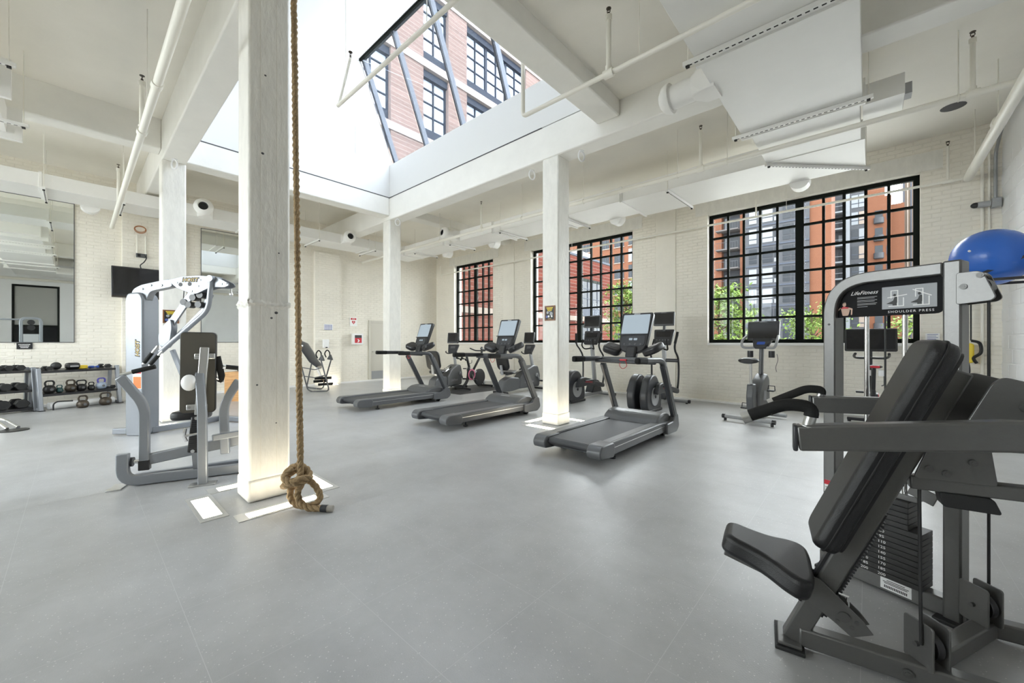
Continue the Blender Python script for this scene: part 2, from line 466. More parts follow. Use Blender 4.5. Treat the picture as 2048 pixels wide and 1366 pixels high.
wc = MB().box(XC, XC+.3, YR-.3, -1.75, -.2, 5.2).box(XC, XC+.3, -.45, YA+.36, -.2, 5.2).box(XC, XC+.3, -1.75, -.45, 3.7, 5.2).build('wall_right', M['block'], ang=0)
struct(wc)
blk = MB(); c8 = .006
blk.add([(-.195, -.095, 0), (.195, -.095, 0), (.195, .095, 0), (-.195, .095, 0), (-.195+c8, -.095+c8, .007), (.195-c8, -.095+c8, .007), (.195-c8, .095-c8, .007), (-.195+c8, .095-c8, .007)],
        [(4, 5, 6, 7), (0, 1, 5, 4), (1, 2, 6, 5), (2, 3, 7, 6), (3, 0, 4, 7)])
src = None
TCm = Matrix(((0, 0, -1), (-1, 0, 0), (0, 1, 0)))
for row in range(20):
    for k in range(8):
        y = YA-.2-.4*k-(.2 if row % 2 else 0)
        if src is None: src = blk.build('block', M['block'], wc, ang=0, fix=False); o = src
        else: o = src.copy(); COL.objects.link(o)
        o.rotation_euler = TCm.to_euler(); o.location = Vector((XC, y, .1+.2*row)) - Vector(wc.location)
RW = [(-11.8, -8.4), (-7.6, -3.6)]  # unseen rear windows, placed and sized for the daylight they bring in
wr = MB(); prev = XB-.3
for a, b_ in RW + [(XC+.3, None)]:
    wr.box(prev, a, YR-.3, YR, -.2, 5.2); prev = b_
for a, b_ in RW:
    wr.box(a, b_, YR-.3, YR, -.2, 1.0); wr.box(a, b_, YR-.3, YR, 4.1, 5.2)
wr = struct(wr.build('wall_front', M['brick'], ang=0))
# ledges along the foot of the walls
bs_ = struct(MB().box(XB, XB+.10, YR, YA, 0, .05).build('baseboard_left', M['curb'], bevel=.005))
bs2 = struct(MB().box(XB+.1, XC, YA-.09, YA, 0, .035).build('baseboard_back', M['curb'], bevel=.004))
# ---------------- slabs
OX0, OX1, OY0, OY1 = -8.43, -2.86, 1.24, 5.0     # skylight opening
cl = MB()
cl.box(-2.6, XC+.3, YR-.3, YA+.36, ZR, 5.3)
cl.box(-8.6, -2.6, 5.16, YA+.36, ZR, 5.2)
cl.box(XB-.3, -8.6, YR-.3, YA+.36, ZL, 5.3)
cl.box(-8.6, -2.6, YR-.3, 1.1, ZL, 5.3)
struct(cl.build('ceiling', M['slab'], ang=0))
# ---------------- beams
def beam(x0, x1, y0, y1, z0, z1, m='beam'): return struct(MB().box(x0, x1, y0, y1, z0, z1).build('beam', M[m], bevel=.018, ang=30))
beam(XB, XC, 5.0, 5.32, 4.2, 4.722)
beam(-8.74, OX0, 1.24, 5.0, 4.29, 4.722)
beam(XB, XC, .93, 1.24, 4.25, 4.88)
beam(OX1, -2.52, 1.24, 5.0, 4.40, 4.722)
beam(-8.74, OX0, 5.32, YA, 4.42, 4.722)
beam(OX1, -2.52, YR, .93, 4.40, 4.88)
beam(-8.74, OX0, YR, .93, 4.40, 4.90)
# dark crack joint above the beams and the white curb of the skylight
struct(MB().box(OX0+.001, -3.87, OY1-.002, OY1+.1, 4.716, 4.733).box(OX0-.1, OX0+.002, OY0, OY1-.002, 4.716, 4.733).build('trim_1', M['joint'], ang=0))
ZT = 5.49; RYd, RZd = 4.26, 7.63
cb = MB()
cb.box(OX0-.2, OX1+.2, OY1, OY1+.26, 4.730, ZT)                    # curb under the glazing
cb.prism([(OY0-.3, 4.73), (OY1+.26, 4.73), (OY1+.26, ZT), (OY1+.12, ZT), (RYd+.02, RZd), (OY0-.3, 5.30)], 0, .15, frame((OX0-.15, 0, 0), (0, 1, 0), (0, 0, 1), (1, 0, 0)))
cb.prism([(OY0-.3, 4.72), (OY1+.26, 4.72), (OY1+.26, ZT), (OY1+.12, ZT), (RYd+.02, RZd), (OY0-.3, 5.30)], 0, .15, frame((OX1, 0, 0), (0, 1, 0), (0, 0, 1), (1, 0, 0)))
cb.box(OX0-.2, OX1+.2, OY0-.2, OY0, 4.88, 5.52)                    # near curb
cb = struct(cb.build('wall_skylight', M['drywall'], ang=20))
dy, dz = RYd-OY0, RZd-5.5; LL = math.hypot(dy, dz)
T = frame(((OX0+OX1)/2, OY0, 5.5), (1, 0, 0), (0, dy/LL, dz/LL))
struct(MB().add([(-2.785, -.05, 0), (2.785, -.05, 0), (2.785, LL, 0), (-2.785, LL, 0)], [(0, 1, 2, 3)], T).build('ceiling_skylight', M['leak_ceiling'], ang=20))
struct(MB().box(OX0, OX0+.012, 4.165, 4.19, 5.49, 7.5).build('trim_2', M['curb']))
# glazing
GA = Vector((0, OY1+.11, ZT)); GB = Vector((0, RYd, RZd)); gd = (GB-GA); GL = gd.length; gd.normalize()
TG = frame((OX0, GA.y, GA.z), (1, 0, 0), tuple(gd))
sk = group_struct('window_4')
for x in (.06, 1.28, 2.49, 3.70, 4.91, 5.52):
    MB().box(x-.035, x+.035, 0, GL, -.13, -.01, TG).build('mullion', M['greyframe'], sk, bevel=.004)
    MB().box(x-.012, x+.012, 0, GL, -.135, -.129, TG).build('mullion_cap', M['brushed'], sk)
MB().box(0, OX1-OX0, GL-.05, GL+.05, -.10, .03, TG).build('ridge_rail', M['blackframe'], sk)
MB().box(0, OX1-OX0, -.03, .05, -.03, .03, TG).build('sill_rail', M['greyframe'], sk)
px_ = [.06, 1.28, 2.49, 3.70, 4.91, 5.52]
for a, b_ in zip(px_[:-1], px_[1:]):
    MB().box(a+.03, b_-.03, .04, GL-.04, .0, .006, TG).build('pane', M['silverglass'], sk)
portal('leak_ceiling_portal', (-5.6, 2.6, 6.9), Vector((0, dz/LL, -dy/LL)).to_track_quat('-Z', 'Y').to_euler(), 5.7, LL+.3)
portal('skylight_portal', (-5.6, 4.95, 6.65), Vector((0, -.93, -.37)).to_track_quat('-Z', 'Y').to_euler(), 5.6, 2.5)
# ---------------- steel windows
def steel_window(n, x0, x1, cols, rows, y, z0, z1, flip=1):
    wn = group_struct('window_%d' % n, ((x0+x1)/2, y, z0)); W = x1-x0; H = z1-z0
    fw, mu, mc = .075, .044, .135
    fr = MB()
    for a, b_, c, d in ((-W/2, W/2, 0, fw), (-W/2, W/2, H-fw, H), (-W/2, -W/2+fw, fw, H-fw), (W/2-fw, W/2, fw, H-fw)):
        fr.box(a, b_, -.035, .035, c, d)
    fr.build('frame', M['blackframe'], wn)
    MB().box(-mc/2, mc/2, -.04, .04, fw, H-fw).build('mullion', M['blackframe'], wn)
    hc = cols//2; pw = (W/2-fw-mc/2)/hc; ph = (H-2*fw)/rows
    for sgn in (-1, 1):
        u0 = mc/2 if sgn > 0 else -W/2+fw
        for i in range(1, hc):
            MB().box(u0+i*pw-mu/2, u0+i*pw+mu/2, -.028, .028, fw, H-fw).build('muntin', M['blackframe'], wn)
        for j in range(1, rows):
            MB().box(u0, u0+pw*hc, -.024, .024, fw+j*ph-mu/2, fw+j*ph+mu/2).build('glazing_bar', M['blackframe'], wn)
        for i in range(hc):
            for j in range(rows):
                k = (round(pw, 3), round(ph, 3))
                if k not in PANE:
                    PANE[k] = o = MB().box(-pw/2+mu/2, pw/2-mu/2, 0, .004, -ph/2+mu/2, ph/2-mu/2).build('pane', M['glass'], wn)
                else:
                    o = PANE[k].copy(); COL.objects.link(o); o.parent = wn
                o.location = (u0+(i+.5)*pw, .006, fw+(j+.5)*ph)
    return wn
PANE = {}
for n, (a, b_), cols in ((1, WIN[0], 6), (2, WIN[1], 10), (3, WIN[2], 10)):
    steel_window(n, a, b_, cols, 6, YA+.17, WZ0, WZ1)
    portal('window_portal', ((a+b_)/2, YA+.3, (WZ0+WZ1)/2), (-PI/2, 0, 0), b_-a, WZ1-WZ0)
    tr_ = struct(MB().box(a-.0, b_+.0, YA-.03, YA+.14, WZ0-.05, WZ0).build('trim_%d' % (2+n), M['curb'], bevel=.006))
for n, (a, b_) in zip((5, 6), RW):
    steel_window(n, a, b_, 8, 6, YR-.12, 1.0, 4.1)
    portal('window_portal', ((a+b_)/2, YR-.25, 2.55), (PI/2, 0, 0), b_-a, 3.1)
# tall dark window in the right wall (seen in the mirror)
w8 = group_struct('window_8', (XC+.1, -1.1, 0))
MB().box(-.04, .04, -.65, -.58, 0, 3.7).box(-.04, .04, .58, .65, 0, 3.7).box(-.04, .04, -.58, .58, 3.62, 3.7).box(-.04, .04, -.58, .58, 1.95, 2.02).build('frame', M['blackframe'], w8)
MB().box(.02, .03, -.58, .58, 0, 1.95).build('pane', M['screen'], w8)
MB().box(.02, .03, -.58, .58, 2.02, 3.62).build('blind', mat('grey_blind', (.42, .42, .40), .7), w8)
# ---------------- columns
def column(x0, y0, zt, W=.31):
    c = MB().box(x0, x0+W, y0, y0+W, .17, zt).build('column', M['concrete'], bevel=.022, seg=2); struct(c)
    p = MB().box(x0-.006, x0+W+.006, y0-.006, y0+W+.006, 0, .18).build('plinth', M['concrete'], c, bevel=.02); p.location = -Vector(c.location)
    return c
c1 = column(-4.0, .932, 4.26); column(-3.862, 5.005, 4.21); column(-8.742, 5.005, 4.21); column(-8.742, .932, 4.26)
# rough cast joint around the near column
rnd = random.Random(3); sp = MB()
for face in (0, 1):
    n = 26; rows = [(-.03, 0), (-.012, .012), (0, .018), (.014, .011), (.032, 0)]
    vs = []; fs = []
    for i in range(n+1):
        u = i/n*.31
        wob = .02*math.sin(u*23)+rnd.uniform(-.008, .008)
        for dz_, d in rows:
            zz = 1.61 + wob*.6 + dz_*rnd.uniform(.6, 1.3); dd = d*rnd.uniform(.3, 1.2)-.002
            vs.append((-4.0+u, .932-dd, zz) if face == 0 else (-3.69+dd, .932+u, zz))
    for i in range(n):
        for k in range(4): fs.append((i*5+k, i*5+k+1, (i+1)*5+k+1, (i+1)*5+k))
    sp.add(vs, fs)
o = sp.build('cast_joint', M['concrete'], c1, ang=60); o.location = -Vector(c1.location)
for fx in (.085, .205):
    o = MB().box(-3.691, -3.6885, .932+fx-.0015, .932+fx+.0015, .2, 4.24).build('board_mark', M['mortar'], c1); o.location = -Vector(c1.location)
for (fx, z, r) in ((.10, 2.85, .012), (.20, 1.545, .014), (.165, 1.50, .01), (.06, .95, .008), (.22, 2.05, .007), (.12, 3.5, .009), (.2, .62, .006)):
    o = MB().ell((-3.69, .932+fx, z), (.004, r, r*.8), 10, 6).build('pit', M['joint'], c1); o.location = -Vector(c1.location)
# ---------------- door by the far column
d1 = group_struct('door_1', (XB, (DY0+DY1)/2, 0))
MB().box(-.02, .03, -.415, -.33, 0, DZ).box(-.02, .03, .33, .415, 0, DZ).box(-.02, .03, -.33, .33, DZ-.08, DZ).build('door_frame', M['door'], d1, bevel=.004)
lf = MB().box(-.01, .006, -.33, .33, .01, DZ-.08).build('leaf', M['door'], d1)
MB().box(.006, .010, -.31, .31, .06, .33).build('kick_plate', M['kick'], lf)
MB().tube([(.006, -.27, .98), (.05, -.27, .98), (.05, -.17, .98)], .009, 8).build('handle', M['brushed'], lf)
# ================================================================ DUCTS AND PIPES
def strut(parent, a, b, wdt=.042, rods=True, ztop=ZR):
    """perforated channel from a to b (world), with dark slots and two hanger rods"""
    a = Vector(a); b = Vector(b); L = (b-a).length
    T = frame(a, (b-a), Vector((0, 0, 1)).cross((b-a)), None)
    st = MB().box(0, L, -wdt/2, wdt/2, 0, .042, T).build('strut_channel', M['strut'], parent, bevel=.004)
    sl = MB(); x = .05
    while x < L-.06:
        sl.box(x, x+.03, -.0075, .0075, -.0012, .002, T); x += .052
    stuff(sl.build('slots', M['slot'], st, ang=0))
    if rods:
        for p in (a+(b-a)*.03, b-(b-a)*.03):
            MB().cyl(p+Vector((0, 0, .0)), (p.x, p.y, ztop), .005, 8).build('hanger_rod', M['pipe'], parent)
            MB().bx((p.x, p.y, p.z-.008), (.03, .03, .02)).build('rod_clip', M['slot'], parent)
def flange(parent, x0, x1, y0, y1, z0, z1, ax):
    e = .018; t = .016
    if ax == 'y': return
def nozzle(parent, c, d, r=.135, L=.42, box=.30):
    d = Vector(d).normalized(); T = frame(c, d, (0, 0, 1) if abs(d.z) < .9 else (1, 0, 0), None)
    R = T @ RY(90)
    n = 24
    sq = [(.0, y, z) for y, z in rrect(box, box, .01, 5)]
    MB().loft([[(-.04, p[1], p[2]) for p in sq], [(.10, p[1]*.98, p[2]*.98) for p in sq], [(.2, p[0], p[1]) for p in rrect(2*r, 2*r, r*.98, 5)]], T).build('boot', M['duct'], parent)
    MB().lathe([(r, .19), (r, L-.08), (r*1.02, L-.08), (r*1.02, L-.05)], n, R).build('sleeve', M['duct'], parent)
    MB().lathe([(r*1.28, L-.06), (r*1.30, L-.03), (r*1.12, L+.02), (r*.70, L+.06), (r*.68, L+.05), (r*.5, L-.02)], n, R).build('nozzle_ring', M['duct'], parent)
    MB().lathe([(r*.66, L-.01), (r*.60, L+.03), (r*.5, L+.035), (r*.48, L)], n, R).build('throat', M['plastic'], parent)
def duct(name, label, box, rods=()):
    x0, x1, y0, y1, z0, z1 = box
    t = thing('air_duct' if name is None else name, label, 'duct', ((x0+x1)/2, (y0+y1)/2, z0))
    return t
def dpart(t, x0, x1, y0, y1, z0, z1, name='duct_section'):
    L_ = Vector(t.location)
    o = MB().box(x0, x1, y0, y1, z0, z1).build(name, M['duct'], t, bevel=.006); o.location = -L_; return o
def seamring(t, x0, x1, y0, y1, z0, z1):
    e = .02; L_ = Vector(t.location)
    o = MB().box(x0-e, x1+e, y0-e, y1+e, z0-e, z1+e).build('flange', M['duct'], t, bevel=.004); o.location = -L_
class _O:  # world-space parent helper: children are built in world coordinates and shifted
    pass
def fix(t, since):
    for o in since: o.location = Vector(o.location) - Vector(t.location)
def with_world(t, fn):
    before = set(t.children); fn()
    fix(t, [o for o in t.children if o not in before])
# main trunk running to the window wall
ZD0, ZD1 = 3.95, 4.195
D1 = thing('air_duct', 'white rectangular ductwork with round jet nozzles hung under the concrete beams', 'duct', (-.62, 2.0, ZD0))
def f():
    for y0, y1 in ((-.49, 1.9), (1.9, 4.0), (4.0, 5.83)):
        MB().box(-1.2, -.04, y0, y1, ZD0, ZD1).build('duct_section', M['duct'], D1, bevel=.006)
    MB().box(-1.12, -.06, 5.83, 6.95, ZD0+.01, ZD1-.02).build('duct_section', M['duct'], D1, bevel=.006)
    for y in (1.9, 4.0, 5.83):
        MB().box(-1.225, -.015, y-.022, y+.022, ZD0-.022, ZD1+.01).build('flange', M['duct'], D1, bevel=.003)
        strut(D1, (-1.30, y-.13, ZD0-.045), (.05, y-.13, ZD0-.045))
    nozzle(D1, (-1.2, 4.5, 4.06), (-1, .03, -.02), .125, .50, .28)
    MB().box(-.04, .30, 5.95, 6.5, ZD0+.02, ZD1).build('branch_box', M['duct'], D1, bevel=.004)
    MB().box(.30, .36, 6.05, 6.2, 4.0, 4.12).build('actuator', M['lplastic'], D1)
with_world(D1, f)
D2 = D1
def f():
    secs = [(-3.45, -.02, 6.9, 8.02), (-5.0, -3.45, 6.88, 7.8), (-6.75, -5.0, 6.8, 7.65), (-8.6, -6.75, 6.75, 7.5), (-10.5, -8.6, 6.72, 7.4)]
    for i, (a, b_, c, d) in enumerate(secs):
        MB().box(a, b_, c, d, ZD0, ZD1+.02).build('duct_section', M['duct'], D2, bevel=.006)
        MB().box(a-.02, a+.02, c-.02, d+.02, ZD0-.02, ZD1+.03).build('flange', M['duct'], D2, bevel=.003)
        if i: nx = (a+b_)/2+.3
        MB().cyl(((a+b_)/2+(.9 if i == 0 else .2), d-.02, ZD0+.02), ((a+b_)/2+(.9 if i == 0 else .2), d+.18, ZD0+.02), .14, 20).build('side_outlet', M['duct'], D2)
    for x, ya, yb in ((-2.58, 6.86, 8.08), (-4.75, 6.84, 7.9), (-6.5, 6.75, 7.75), (-8.3, 6.7, 7.6), (-9.9, 6.68, 7.5)):
        strut(D2, (x, ya, ZD0-.045), (x+.04, yb, ZD0-.045))
    strut(D2, (-1.12, 6.86, ZD0-.045), (.02, 8.05, ZD0-.045))
    nozzle(D2, (-8.05, 6.74, 4.08), (-.05, -1, .05), .12, .42, .24)
with_world(D2, f)
D3 = D1
def f():
    for y0, y1 in ((-5, -.4), (-.4, 2.6), (2.6, 5.6), (5.6, 7.4)):
        MB().box(-11.3, -10.5, y0, y1, ZD0, ZD1).build('duct_section', M['duct'], D3, bevel=.006)
    for y in (-.4, 2.6, 5.6):
        MB().box(-11.32, -10.48, y-.02, y+.02, ZD0-.02, ZD1+.02).build('flange', M['duct'], D3, bevel=.003)
    for y in (-.36, .62, 2.75, 4.2, 5.75):
        strut(D3, (-11.4, y, ZD0-.045), (-10.42, y, ZD0-.045), ztop=ZL)
    for y in (.2, 3.4): MB().cyl((-11.28, y, ZD0+.02), (-11.45, y, ZD0+.02), .14, 20).build('side_outlet', M['duct'], D3)
    nozzle(D3, (-10.5, 1.86, 4.06), (1, -.25, .05), .13, .42, .26)
    nozzle(D3, (-10.5, 4.9, 4.06), (1, -.15, .03), .12, .42, .25)
with_world(D3, f)
D4 = D1
def f():
    MB().box(-8.6, -5.6, -1.7, -.60, 4.05, 4.38).build('duct_section', M['duct'], D4, bevel=.006)
    MB().box(-5.6, .6, -1.6, -.50, 4.0, 4.38).build('duct_section', M['duct'], D4, bevel=.006)
    for x in (-8.4, -7.0, -5.6, -3.5, -1.5):
        MB().box(x-.03, x+.03, -1.73, -.47, 3.97, 4.395).build('flange', M['duct'], D4, bevel=.003)
    for x in (-7.7, -6.1, -3.0): strut(D4, (x, -1.85, 3.94), (x, -.38, 3.94), ztop=ZL)
with_world(D4, f)
# ---------------- sprinkler pipes
def head(parent, p, up=1):
    x, y, z = p
    MB().cyl((x, y, z), (x, y, z+.03), .012, 10).build('sprinkler_head', M['bronze'], parent)
    MB().tube([(x-.014, y, z+.03), (x-.016, y, z+.05), (x, y, z+.068)], .004, 6).tube([(x+.014, y, z+.03), (x+.016, y, z+.05), (x, y, z+.068)], .004, 6).build('yoke', M['bronze'], parent)
    MB().cyl((x, y, z+.066), (x, y, z+.071), .024, 14).build('deflector', M['bronze'], parent)
def coupling(parent, a, d, r):
    a = Vector(a); d = Vector(d).normalized()
    MB().cyl(a-d*.05, a+d*.05, r*1.32, 14).build('coupling', M['pipe'], parent)
def riser(parent, x, y, z, zt, r=.022):
    MB().cyl((x, y, z), (x, y, zt), r, 12).build('riser', M['pipe'], parent)
    MB().cyl((x, y, zt-.05), (x, y, zt), r*1.35, 12).build('fitting', M['pipe'], parent)
    MB().cyl((x, y, z+r), (x, y, z+.07), r*1.35, 12).build('fitting', M['pipe'], parent)
    head(parent, (x, y, zt))
SPK = None
def pipe(label, pts, r, fn=None, group=None):
    global SPK
    if SPK is None: SPK = thing('sprinkler_pipe', 'cream sprinkler piping with upright heads hung below the slab', 'pipe', tuple(pts[0]))
    t = SPK
    def g_():
        MB().tube(fillet(pts, r*2.5, 4), r, 14).build('pipe_run', M['pipe'], t)
        if fn: fn(t)
    with_world(t, g_); return t
def f(t):
    for x, zt in ((-6.64, 4.48), (-1.86, 4.48), (.82, 4.48)):
        riser(t, x, 6.3, 3.9, zt); coupling(t, (x, 6.3, 3.9), (1, 0, 0), .034)
    for x in (-10.2, -8.2, -5.4, -3.9, -2.2, -1.5, .72):
        MB().cyl((x, 6.3, 3.9), (x, 6.3, ZR), .005, 8).build('hanger_rod', M['pipe'], t)
        MB().tube([(x, 6.3+.04*math.cos(a*PI/6), 3.9+.04*math.sin(a*PI/6)) for a in range(12)], .006, 6, closed=True).build('pipe_clamp', M['pipe'], t)
pipe('cream sprinkler pipe crossing in front of the ducts with three upright heads', [(XB, 6.3, 3.9), (1.12, 6.3, 3.9)], .034, f)
def f(t):
    for x in (-1.65, .93):
        MB().cyl((x, 9.1, 3.8), (x, 9.1, 4.15 if x < 0 else 4.35), .016, 10).build('stub', M['pipe'], t)
    head(t, (.93, 9.1, 4.35)); coupling(t, (.93, 9.1, 3.8), (1, 0, 0), .022)
    for x in (-10.9, -8.5, -6.0, -3.2, -1.15):
        MB().cyl((x, 9.1, 3.8), (x, 9.1, ZR), .004, 6).build('hanger_rod', M['pipe'], t)
pipe('thin cream pipe running across the tops of the steel windows', [(-11.8, 9.1, 4.12), (-11.8, 9.1, 3.79), (1.10, 9.1, 3.8)], .021, f)
def f(t):
    for y in (7.2, 5.4): coupling(t, (1.14, y, 3.86), (0, 1, 0), .05)
    for y in (7.25, 8.6, 4.2):
        MB().cyl((1.14, y, 3.86), (1.14, y, ZR), .006, 8).build('hanger_rod', M['pipe'], t)
pipe('thick white main pipe running close to the white block wall', [(1.14, 9.12, 3.80), (1.14, 5.0, 3.88), (1.14, -5.0, 3.9)], .055, f)
def f(t):
    riser(t, -6.25, .52, 3.74, 4.32, .026); riser(t, -10.0, .52, 3.74, 4.42, .022)
    coupling(t, (-6.25, .52, 3.74), (1, 0, 0), .036); coupling(t, (-5.0, .52, 3.74), (1, 0, 0), .034)
    for x in (-8.9, -5.75, -2.0): MB().cyl((x, .52, 3.74), (x, .52, ZL), .005, 8).build('hanger_rod', M['pipe'], t)
pipe('cream sprinkler pipe running past the wall mounted television', [(-11.95, .52, 3.74), (1.12, .52, 3.74)], .036, f)
def f(t):
    MB().cyl((-4.83, 2.17, 4.2), (-4.62, 2.22, 4.72), .016, 10).build('riser', M['pipe'], t)
    head(t, (-4.62, 2.22, 4.72))
    for x in (-4.62, -3.0): MB().cyl((x, 2.16, 4.2), (x, 2.16, 5.9 if x < -4 else 5.6), .004, 6).build('hanger_rod', M['pipe'], t)
pipe('cream sprinkler pipe hanging inside the skylight well', [(-4.83, 2.16, 4.2), (-1.3, 2.16, 4.2)], .022, f)
def f(t):
    riser(t, -1.86, 3.46, 3.9, 4.46, .024); coupling(t, (-1.86, 3.46, 3.9), (1, 0, 0), .03)
    for x in (-1.55, -.4): MB().cyl((x, 3.46, 3.9), (x, 3.46, ZR), .005, 8).build('hanger_rod', M['pipe'], t)
pipe('cream pipe dropping beside the skylight and turning towards the duct nozzle', [(-2.95, 3.46, 5.3), (-2.95, 3.46, 3.9), (1.12, 3.46, 3.9)], .024, f)
# white eye rings under the beams
for i, (p, rz, lb) in enumerate([((-8.3, 1.07, 4.25), 30, 'white steel eye ring under the beam over the column beside the television'),
                 ((-3.22, 5.14, 4.2), 70, 'white steel eye ring under the beam on the duct side of the framed poster column'),
                 ((-4.2, 5.16, 4.2), 70, 'white steel eye ring under the beam on the skylight side of the framed poster column'),
                 ((-8.2, 5.08, 4.2), 70, 'white steel eye ring beside the column next to the beige door')]):
    t = thing('eye_ring', lb, 'ring', p, rz)
    MB().tube([(.055*math.cos(a*PI/9), 0, -.085+.075*math.sin(a*PI/9)) for a in range(18)], .012, 8, closed=True).build('ring', M['white'], t)
    MB().bx((0, 0, -.004), (.07, .05, .008)).cyl((0, 0, 0), (0, 0, -.02), .014, 10).build('plate', M['white'], t)
# conduits in the corner, emergency light
for pts, lb, m, r in (([(1.30, 9.27, 4.4), (1.30, 9.27, .3)], 'cream painted conduit running down the window wall corner', 'pipe', .02),
                      ([(1.44, 6.0, 4.42), (1.44, 8.9, 4.42), (1.43, 9.26, 4.15), (1.43, 9.26, 3.45)], 'bare grey conduit bending down to the emergency lamp', 'conduit', .02),
                      ([(1.37, 9.275, 4.5), (1.37, 9.275, .6)], 'slim cream conduit in the corner beside the white block wall', 'pipe', .014)):
    o = MB().tube(fillet(pts, .12, 5), r, 10).build('conduit', M[m]); tag(o, lb, 'conduit')
t = thing('emergency_lamp', 'grey twin emergency lamp on the corner conduit', 'lamp', (1.38, 9.2, 3.32), 0)
MB().bx((.05, .02, .06), (.10, .10, .14)).build('junction_box', M['conduit'], t, bevel=.008)
MB().cyl((-.01, .0, .06), (-.14, -.01, .06), .045, 16).build('lamp_body', M['lplastic'], t)
MB().ell((-.16, -.01, .06), (.05, .045, .042), 14, 8).build('lamp_head', M['plastic'], t)
o = MB().ell((.9, 8.3, ZR-.002), (.13, .13, .012), 20, 6).build('ceiling_grille', M['joint']); tag(o, 'dark round hole with rusty rim in the ceiling near the block wall', 'vent')
# cable box, cable and rusty coil above the television
t = thing('cable_coil', 'rusty coil of wire hanging beside the wall duct', 'wire', (XB+.14, .98, 3.83))
for r0, dz_ in ((.10, 0), (.088, .012), (.095, -.01)):
    MB().tube([(.02+.01*math.sin(a), r0*math.cos(a*PI/8), dz_+r0*.8*math.sin(a*PI/8)) for a in range(16)], .007, 6, closed=True).build('loop', M['copper'], t)
for y, lb in ((.93, 'short cream conduit from the rusty coil into the wall socket'), (1.07, 'short cream conduit beside the column from the rusty coil to the wall socket')):
    o = MB().cyl((XB+.145, y, 3.70), (XB+.145, y, 3.27), .012, 8).build('conduit', M['pipe']); tag(o, lb, 'conduit')
t = thing('power_socket', 'grey metal wall socket with a black cable above the television', 'socket', (XB+.12, 1.0, 3.20))
MB().box(0, .05, -.09, .09, 0, .09).build('box', M['gplastic'], t, bevel=.006)
MB().bx((.052, -.04, .045), (.006, .05, .06)).build('outlet', M['plastic'], t)
MB().tube(smooth_path([(.05, .05, .05), (.09, .08, 0), (.08, .04, -.10), (.06, -.02, -.18), (.05, 0, -.27)], 5), .011, 8).build('cable', M['plastic'], t)
# ================================================================ CARDIO MACHINES
def S(poly, x0, x1, y=0, z=0):
    """side profile given in (y, z), extruded from x0 to x1"""
    return poly
TS_ = Matrix(((0, 0, 1, 0), (1, 0, 0, 0), (0, 1, 0, 0), (0, 0, 0, 1)))   # (a,b,c) -> (x=c, y=a, z=b)
def side(mb, poly, x0, x1, T=None): return mb.prism(poly, x0, x1, (T @ TS_) if T else TS_)
def rpoly(poly, r, n=4):
    """round the corners of a closed 2d polygon"""
    out = []; m = len(poly)
    for i in range(m):
        p = Vector(poly[i]); a = Vector(poly[i-1])-p; b = Vector(poly[(i+1) % m])-p
        rr = min(r, a.length*.45, b.length*.45); s0 = p+a.normalized()*rr; s1 = p+b.normalized()*rr
        for k in range(n+1):
            t = k/n; q = s0*(1-t)**2+p*2*t*(1-t)+s1*t*t; out.append((q.x, q.y))
    return out
